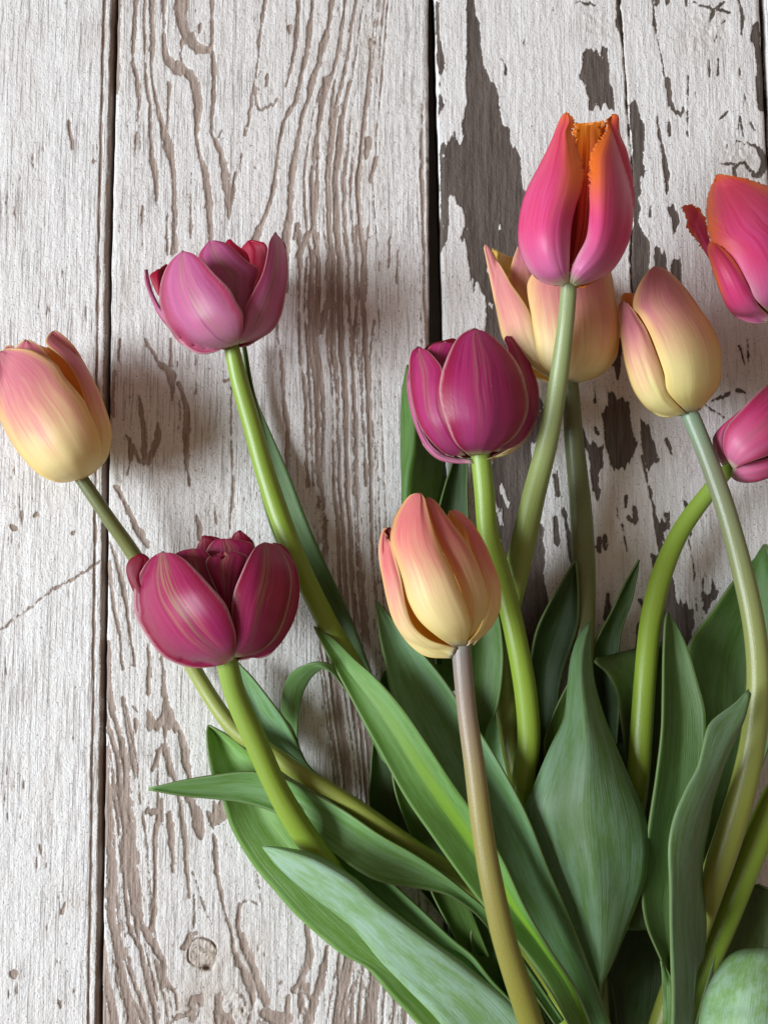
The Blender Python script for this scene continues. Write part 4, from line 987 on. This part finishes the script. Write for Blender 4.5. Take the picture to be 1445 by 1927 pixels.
# ---------------------------------------------------------------- rose and cream tulip
t8 = tulip('yellow and rose tulip whose grey green stem crosses over a bowed lime stem', P(1200, 2100, 0.0)[()])
stem(t8, [(1290,758,32,13),(1297,777,32,16),(1330,860,33,17),(1365,960,35,18),(1395,1070,36,19),(1418,1180,37,20),(1426,1280,38,21),(1418,1380,38,22),(1398,1480,37,23),(1365,1590,36,24),(1325,1700,34,24),(1290,1800,30,24),(1240,1950,26,24),(1200,2100,22,24)], MS_grey)
leaf(t8, rows3([(1408,1297),(1379,1325),(1346,1349),(1329,1372),(1312,1440),(1289,1484),(1267,1537),(1257,1591),(1259,1658),(1260,1725),(1262,1809),(1264,1876),(1262,1940),(1250,2060)],
               [(1409,1302),(1396,1349),(1378,1382),(1359,1426),(1340,1470),(1327,1500),(1313,1545),(1304,1590),(1298,1640),(1295,1690),(1293,1740),(1298,1800),(1301,1850),(1290,2060)],
               [(1411,1306),(1399,1352),(1382,1390),(1364,1432),(1350,1475),(1340,1510),(1332,1555),(1323,1600),(1320,1650),(1325,1705),(1327,1745),(1322,1800),(1306,1850),(1296,2060)],
               [46,48,50,52,54,55,56,57,57,56,54,52,50,44],[47,49,50,51,52,53,53,53,52,51,50,49,48,44],[46,47,46,44,41,39,38,37,37,38,40,44,47,43]), (0.140,0.240,0.165))
leaf(t8, rows2([(1438,1024),(1412,1058),(1376,1097),(1340,1150),(1308,1192),(1294,1230),(1300,1310),(1310,1400),(1312,1500),(1300,1620),(1285,1760)], [(1441,1024),(1462,1110),(1475,1200),(1472,1280),(1455,1370),(1430,1450),(1405,1520),(1380,1590),(1365,1660),(1345,1740),(1320,1830)], [8,8,9,10,11,12,13,14,14,14,13],[16,15,15,15,15,15,15,15,15,14,13]), (0.085,0.175,0.065), cup=0.25)  # leaf colour darkened in place of shade
leaf(t8, rows2([(1408,1668),(1385,1690),(1362,1740),(1340,1810),(1315,1900),(1290,2000)], [(1425,1664),(1480,1690),(1500,1750),(1490,1830),(1460,1920),(1420,2020)], [18,20,21,22,22,20]), (0.055,0.085,0.03), cup=0.3)
leaf(t8, rows2([(1425,1806),(1404,1788),(1374,1798),(1349,1826),(1332,1859),(1321,1893),(1314,1935),(1305,2050)], [(1470,1800),(1495,1780),(1530,1795),(1550,1830),(1560,1865),(1565,1900),(1560,1940),(1540,2050)], [46,56,61,64,66,67,68,66],[46,56,61,64,66,67,68,66]), (0.235,0.390,0.290), cup=-0.25)
H = Head(t8, (1297,778), (1222,520), 32, 104, MY8, MYin, MYrim, bs=0.82)
z = zz(1140, 300, 3.853)
H.petal([(1215,680),(1172,590),(1168,562),(1174,552)], [(1240,680),(1208,590),(1200,565),(1192,553)], k=-0.2)
H.petal(z((560,1850),(420,1870),(300,1810),(200,1680),(140,1500),(110,1330),(95,1200),(85,1100),(85,1050),(120,1030)), z((580,1845),(470,1720),(440,1620),(400,1480),(340,1330),(290,1220),(240,1150),(200,1090),(150,1040)), k=0.75, lay=0, bulge=2.0)
H.petal(z((585,1835),(450,1690),(420,1550),(370,1400),(310,1250),(240,1130),(195,1080),(200,1000),(240,900),(300,810),(350,775)), z((650,1830),(780,1700),(830,1600),(835,1450),(820,1330),(760,1200),(680,1080),(590,950),(500,850),(420,790),(350,775)), k=1.0, lay=0.8, bulge=1.6)

# ---------------------------------------------------------------- rose purple tulip, nodding out
t10 = tulip('glossy rose purple tulip tucked behind a grey green stem, on a bowed lime stem', P(1170, 2080, 0.0)[()])
stem(t10, [(1388,872,25,10),(1370,884,24,13),(1330,930,21,15),(1280,1000,19,17),(1245,1080,19,19),(1224,1170,20,20),(1213,1280,22,20),(1206,1380,23,20),(1200,1460,23,20),(1190,1530,21,20),(1165,1640,17,20),(1120,1800,12,20),(1085,2080,12,20)], MS_lime)
leaf(t10, rows2([(1201,1053),(1175,1097),(1148,1154),(1128,1191),(1112,1228),(1105,1300),(1110,1400)], [(1203,1054),(1190,1124),(1176,1164),(1167,1197),(1164,1235),(1166,1310),(1160,1400)], [11,9,8,7,6,5,5]), (0.048,0.10,0.032), cup=0.3)  # dark green stands in for the shade on this leaf
leaf(t10, rows2([(1130,1238),(1117,1243),(1142,1268),(1160,1305),(1168,1359),(1175,1409),(1182,1470),(1180,1600),(1180,1750)], [(1250,1208),(1251,1214),(1254,1250),(1256,1300),(1256,1359),(1252,1420),(1246,1480),(1232,1600),(1220,1750)], [9,14,18,18,17,16,15,13,12]), (0.080,0.145,0.05), cup=0.2)  # base green darkened to carry shade
leaf(t10, rows3([(1255,1150),(1250,1174),(1247,1241),(1246,1308),(1244,1375),(1234,1460),(1222,1540),(1212,1620),(1207,1681),(1216,1742),(1240,1799),(1260,1850),(1268,1950)],
               [(1255.5,1151),(1264,1180),(1270,1235),(1277,1300),(1282,1370),(1278,1450),(1268,1530),(1256,1610),(1248,1690),(1250,1750),(1258,1805),(1270,1850),(1276,1950)],
               [(1256,1152),(1279,1188),(1296,1228),(1313,1286),(1327,1345),(1325,1430),(1315,1520),(1300,1610),(1288,1700),(1282,1760),(1277,1810),(1280,1855),(1284,1950)],
               [22,25,29,32,34,35,36,36,35,34,33,31,27],[22,23,25,27,29,31,32,32,31,30,29,28,26],[22,24,27,29,31,32,33,33,32,31,30,29,26]), (0.082,0.160,0.060))  # blade colour includes painted shade
leaf(t10, rows2([(1243,1808),(1245,1850),(1247,1930),(1240,2050)], [(1245,1808),(1265,1850),(1268,1930),(1275,2050)], [38,38,37,33]), (0.12,0.23,0.09))
leaf(t10, rows2([(1213,1660),(1180,1740),(1145,1840),(1120,1940),(1115,2060)], [(1225,1662),(1255,1750),(1270,1850),(1270,1950),(1250,2060)], [5,5,5,5,5]), (0.032,0.062,0.022), cup=0.1)  # near-black green paints the deep shade between the leaves
H = Head(t10, (1368,886), (1495,765), 25, 96, MP10, MPin, MPrim, bs=0.68, prof=[(-0.1,.05),(0,.28),(.08,.62),(.2,.86),(.4,1.0),(.7,.95),(1.0,.6)])
H.petal([(1361,876),(1345.6,861),(1340,832.6),(1341,822),(1354,804),(1376,785),(1400,765),(1430,745)], [(1372,872),(1364,850),(1364,822),(1372,802),(1390,785),(1412,765),(1436,748)], k=0.5, lay=0)
H.petal([(1378,882),(1400,872),(1445,862),(1500,835),(1520,800)], [(1372,894),(1383,904.5),(1402,909),(1424,907),(1445,900),(1500,880),(1530,820)], k=0.7, lay=0)
H.petal([(1372,872),(1361,850),(1360,822),(1367,802),(1380.5,785),(1402,761),(1424,739),(1447,720),(1480,705),(1510,710)], [(1378,882),(1415,868),(1445,857),(1490,832),(1520,790),(1525,750),(1511,712)], k=1.0, lay=1.0, bulge=1.6)

# ---------------------------------------------------------------- second fringed tulip
t9 = tulip('broad fringed pink tulip with a flared side petal, its head on the knotted board', P(1250, 2000, 0.0)[()])
stem(t9, [(1440,575,33,14),(1455,592,32,17),(1510,720,28,20),(1548,900,24,21),(1560,1100,23,22),(1535,1320,24,23),(1490,1440,26,23),(1445,1530,27,23),(1400,1640,27,23),(1355,1750,25,23),(1310,1850,23,23),(1250,2000,20,23)], MS_lime)
H = Head(t9, (1452,592), (1400,345), 32, 122, MF, MFin, MFrim, bs=0.70, prof=[(-0.1,.05),(0,.28),(.06,.58),(.15,.8),(.3,.96),(.5,1.0),(.75,.9),(1.0,.6)])
z = zz(1140, 300, 3.853)
H.petal([(1380,560),(1335,490),(1316,460),(1300,437),(1291,425),(1293,413),(1287,400),(1281,390)], [(1390,540),(1345,480),(1332,440),(1326,412),(1315,394),(1302,386),(1288,386)], k=0.2, lay=0, n=120, fringe=3, fr=(0.55,1.0))
H.petal(z((1175,1185),(1060,1190),(950,1150),(880,1080),(820,950),(770,800),(740,700),(735,640),(745,600)), z((1200,1150),(1110,1060),(1060,960),(980,800),(900,690),(820,620),(760,592)), k=0.8, lay=0, bulge=2.0)
H.petal([(1453,595),(1490,580),(1530,540),(1555,470),(1540,400),(1500,360),(1470,350)], [(1450,600),(1500,600),(1560,560),(1585,480),(1570,410),(1530,360),(1480,348)], k=0.4, lay=0)
H.petal(z((1190,1120),(1080,1010),(1030,900),(940,740),(850,640),(760,590),(735,500),(730,380),(735,280),(760,200),(800,115)), [(1465,592),(1510,570),(1545,520),(1545,450),(1510,390),(1465,362),(1445,352),(1410,338),(1380,332),(1350,330)], k=1.0, lay=1.0, bulge=1.6, n=140, fringe=2.6, fr=(0.5,1.0))

# ---------------------------------------------------------------- front cream and salmon tulip
t5 = tulip('cream tulip blushing salmon with a grey brown stem, lying on top of the leaves', P(1060, 2100, 0.0)[()])
stem(t5, [(866,1196,58,15),(868,1217,57,18),(878,1330,56,18),(893,1440,56,19),(908,1560,56,20),(925,1660,56,21),(950,1770,55,22),(985,1880,53,23),(1020,1990,50,24),(1060,2100,46,24)], MS_brown)
leaf(t5, rows3([(591,1179),(612,1224),(646,1286),(677,1345),(719,1422),(764,1503),(803,1560),(856,1635),(912,1708),(960,1758),(1005,1815),(1055,1895),(1115,2020)],
               [(592,1179),(622,1213),(657,1264),(692,1310),(737,1375),(785,1450),(830,1518),(884,1593),(932,1664),(975,1725),(1024,1790),(1075,1868),(1132,2015)],
               [(593,1180),(632,1206),(668,1242),(706,1275),(755,1330),(802,1398),(853,1476),(907,1552),(947,1620),(986,1705),(1034,1786),(1087,1870),(1142,2010)],
               [18,22,27,31,35,38,40,41,41,41,40,39,36],[17,20,24,28,32,35,37,38,38,38,38,38,36],[18,22,27,31,35,38,40,41,42,43,43,42,38]), (0.130,0.285,0.085,0.15))
leaf(t5, rows2([(280,1483),(340,1469),(400,1459),(460,1452),(505,1457),(550,1472),(590,1493),(650,1527),(716,1572),(780,1608),(830,1642),(880,1682),(920,1718),(980,1800),(1060,1920)],
               [(280,1486),(340,1497),(400,1503),(450,1509),(500,1522),(540,1541),(600,1585),(650,1622),(705,1655),(763,1668),(808,1675),(850,1688),(905,1730),(965,1815),(1045,1930)],
               [16,15,14,13,13,14,16,19,22,24,25,26,27,27,26],[16,15,13,12,12,13,15,19,23,25,26,27,27,27,26]), (0.180,0.350,0.165), cup=0.22)
leaf(t5, rows3([(495,1594),(524,1631),(569,1671),(626,1715),(670,1752),(714,1806),(766,1860),(828,1925),(910,2030)],
               [(495.5,1594),(533,1601),(591,1620),(657,1658),(710,1703),(790,1764),(868,1822),(950,1892),(1060,2020)],
               [(497,1594),(540,1597),(600,1612),(662,1650),(716,1697),(796,1760),(874,1820),(957,1892),(1068,2020)],
               [26,30,33,36,39,42,45,48,50],[27,32,36,39,41,43,45,47,48],[26,27,27,29,33,38,42,45,47]), (0.250,0.420,0.350), wav=0.4)
leaf(t5, rows2([(563,1413),(549,1367),(531,1339),(530,1317),(537,1283),(554,1261),(582,1248),(604,1246),(626,1252),(644,1275),(670,1330),(720,1430)], [(564,1413),(560,1384),(562,1350),(568,1311),(582,1280),(600,1261),(612,1258),(624,1265),(637,1281),(655,1305),(682,1345),(730,1440)], [4,8,13,16,21,25,27,27,25,21,16,12]), (0.145,0.275,0.135), cup=-0.1)
leaf(t5, rows2([(702,1392),(697,1450),(696,1520),(725,1580),(780,1660),(850,1750)], [(710,1392),(748,1470),(778,1565),(802,1625),(845,1690),(905,1770)], [5,5,5,5,5,5]), (0.035,0.075,0.018), cup=0.2)  # low leaf, deep shade painted into its near-black green
leaf(t5, rows2([(722,1262),(716,1290),(728,1350),(742,1484),(778,1584),(812,1680),(870,1790)], [(726,1262),(740,1310),(770,1420),(800,1530),(840,1610),(880,1700),(920,1800)], [12,12,11,11,11,10,9]), (0.06,0.125,0.025), cup=0.2)
H = Head(t5, (868,1220), (802,940), 58, 122, MY5, MYin, MYrim, bs=0.80)
z = zz(700, 900, 5.353)
H.petal([(770,1120),(734,1035),(724,1008),(727,993)], [(800,1120),(750,1030),(740,1005),(731,993)], k=0.2, lay=0, bulge=0, outer=MPin, inner=MPin, rim=MPin)
H.petal([(870,1180),(855,1080),(850,1010),(842,975),(845,962)], [(900,1180),(905,1080),(890,1010),(872,980),(856,960)], k=-0.2, outer=MYin2)
H.petal(z((800,1815),(560,1800),(400,1700),(270,1540),(180,1350),(100,1000),(65,750),(80,600),(110,520),(150,490)), z((850,1715),(600,1640),(430,1500),(350,1300),(290,1000),(200,700),(170,620),(120,555)), k=0.45, lay=0.5, bulge=1.0)
H.petal([(885,1205),(905,1172),(912,1120),(900,1070),(885,1030),(876,1000),(862,980),(850,964)], z((960,1690),(1150,1560),(1270,1380),(1300,1200),(1280,1020),(1200,800),(1130,640),(1020,460),(920,360),(830,310)), k=0.5, lay=0.3, bulge=1.0)
H.petal([(876,1212),(884,1175),(872,1125),(850,1070),(830,1030),(812,985),(803,950),(801,938)], z((950,1650),(1100,1450),(1160,1330),(1170,1180),(1100,950),(980,680),(860,520),(750,370),(640,230),(560,188)), k=0.8, lay=0.2, bulge=2.6)
H.petal(z((820,1700),(650,1590),(480,1440),(370,1250),(310,1030),(250,840),(190,680),(185,560),(220,400),(300,260),(380,170),(460,147)), z((940,1690),(1000,1500),(970,1330),(900,1150),(800,920),(700,720),(620,500),(560,300),(530,200),(490,150)), k=1.0, lay=1.5, bulge=2.0)

# low leaves added to darken the gaps, shade painted as very dark green
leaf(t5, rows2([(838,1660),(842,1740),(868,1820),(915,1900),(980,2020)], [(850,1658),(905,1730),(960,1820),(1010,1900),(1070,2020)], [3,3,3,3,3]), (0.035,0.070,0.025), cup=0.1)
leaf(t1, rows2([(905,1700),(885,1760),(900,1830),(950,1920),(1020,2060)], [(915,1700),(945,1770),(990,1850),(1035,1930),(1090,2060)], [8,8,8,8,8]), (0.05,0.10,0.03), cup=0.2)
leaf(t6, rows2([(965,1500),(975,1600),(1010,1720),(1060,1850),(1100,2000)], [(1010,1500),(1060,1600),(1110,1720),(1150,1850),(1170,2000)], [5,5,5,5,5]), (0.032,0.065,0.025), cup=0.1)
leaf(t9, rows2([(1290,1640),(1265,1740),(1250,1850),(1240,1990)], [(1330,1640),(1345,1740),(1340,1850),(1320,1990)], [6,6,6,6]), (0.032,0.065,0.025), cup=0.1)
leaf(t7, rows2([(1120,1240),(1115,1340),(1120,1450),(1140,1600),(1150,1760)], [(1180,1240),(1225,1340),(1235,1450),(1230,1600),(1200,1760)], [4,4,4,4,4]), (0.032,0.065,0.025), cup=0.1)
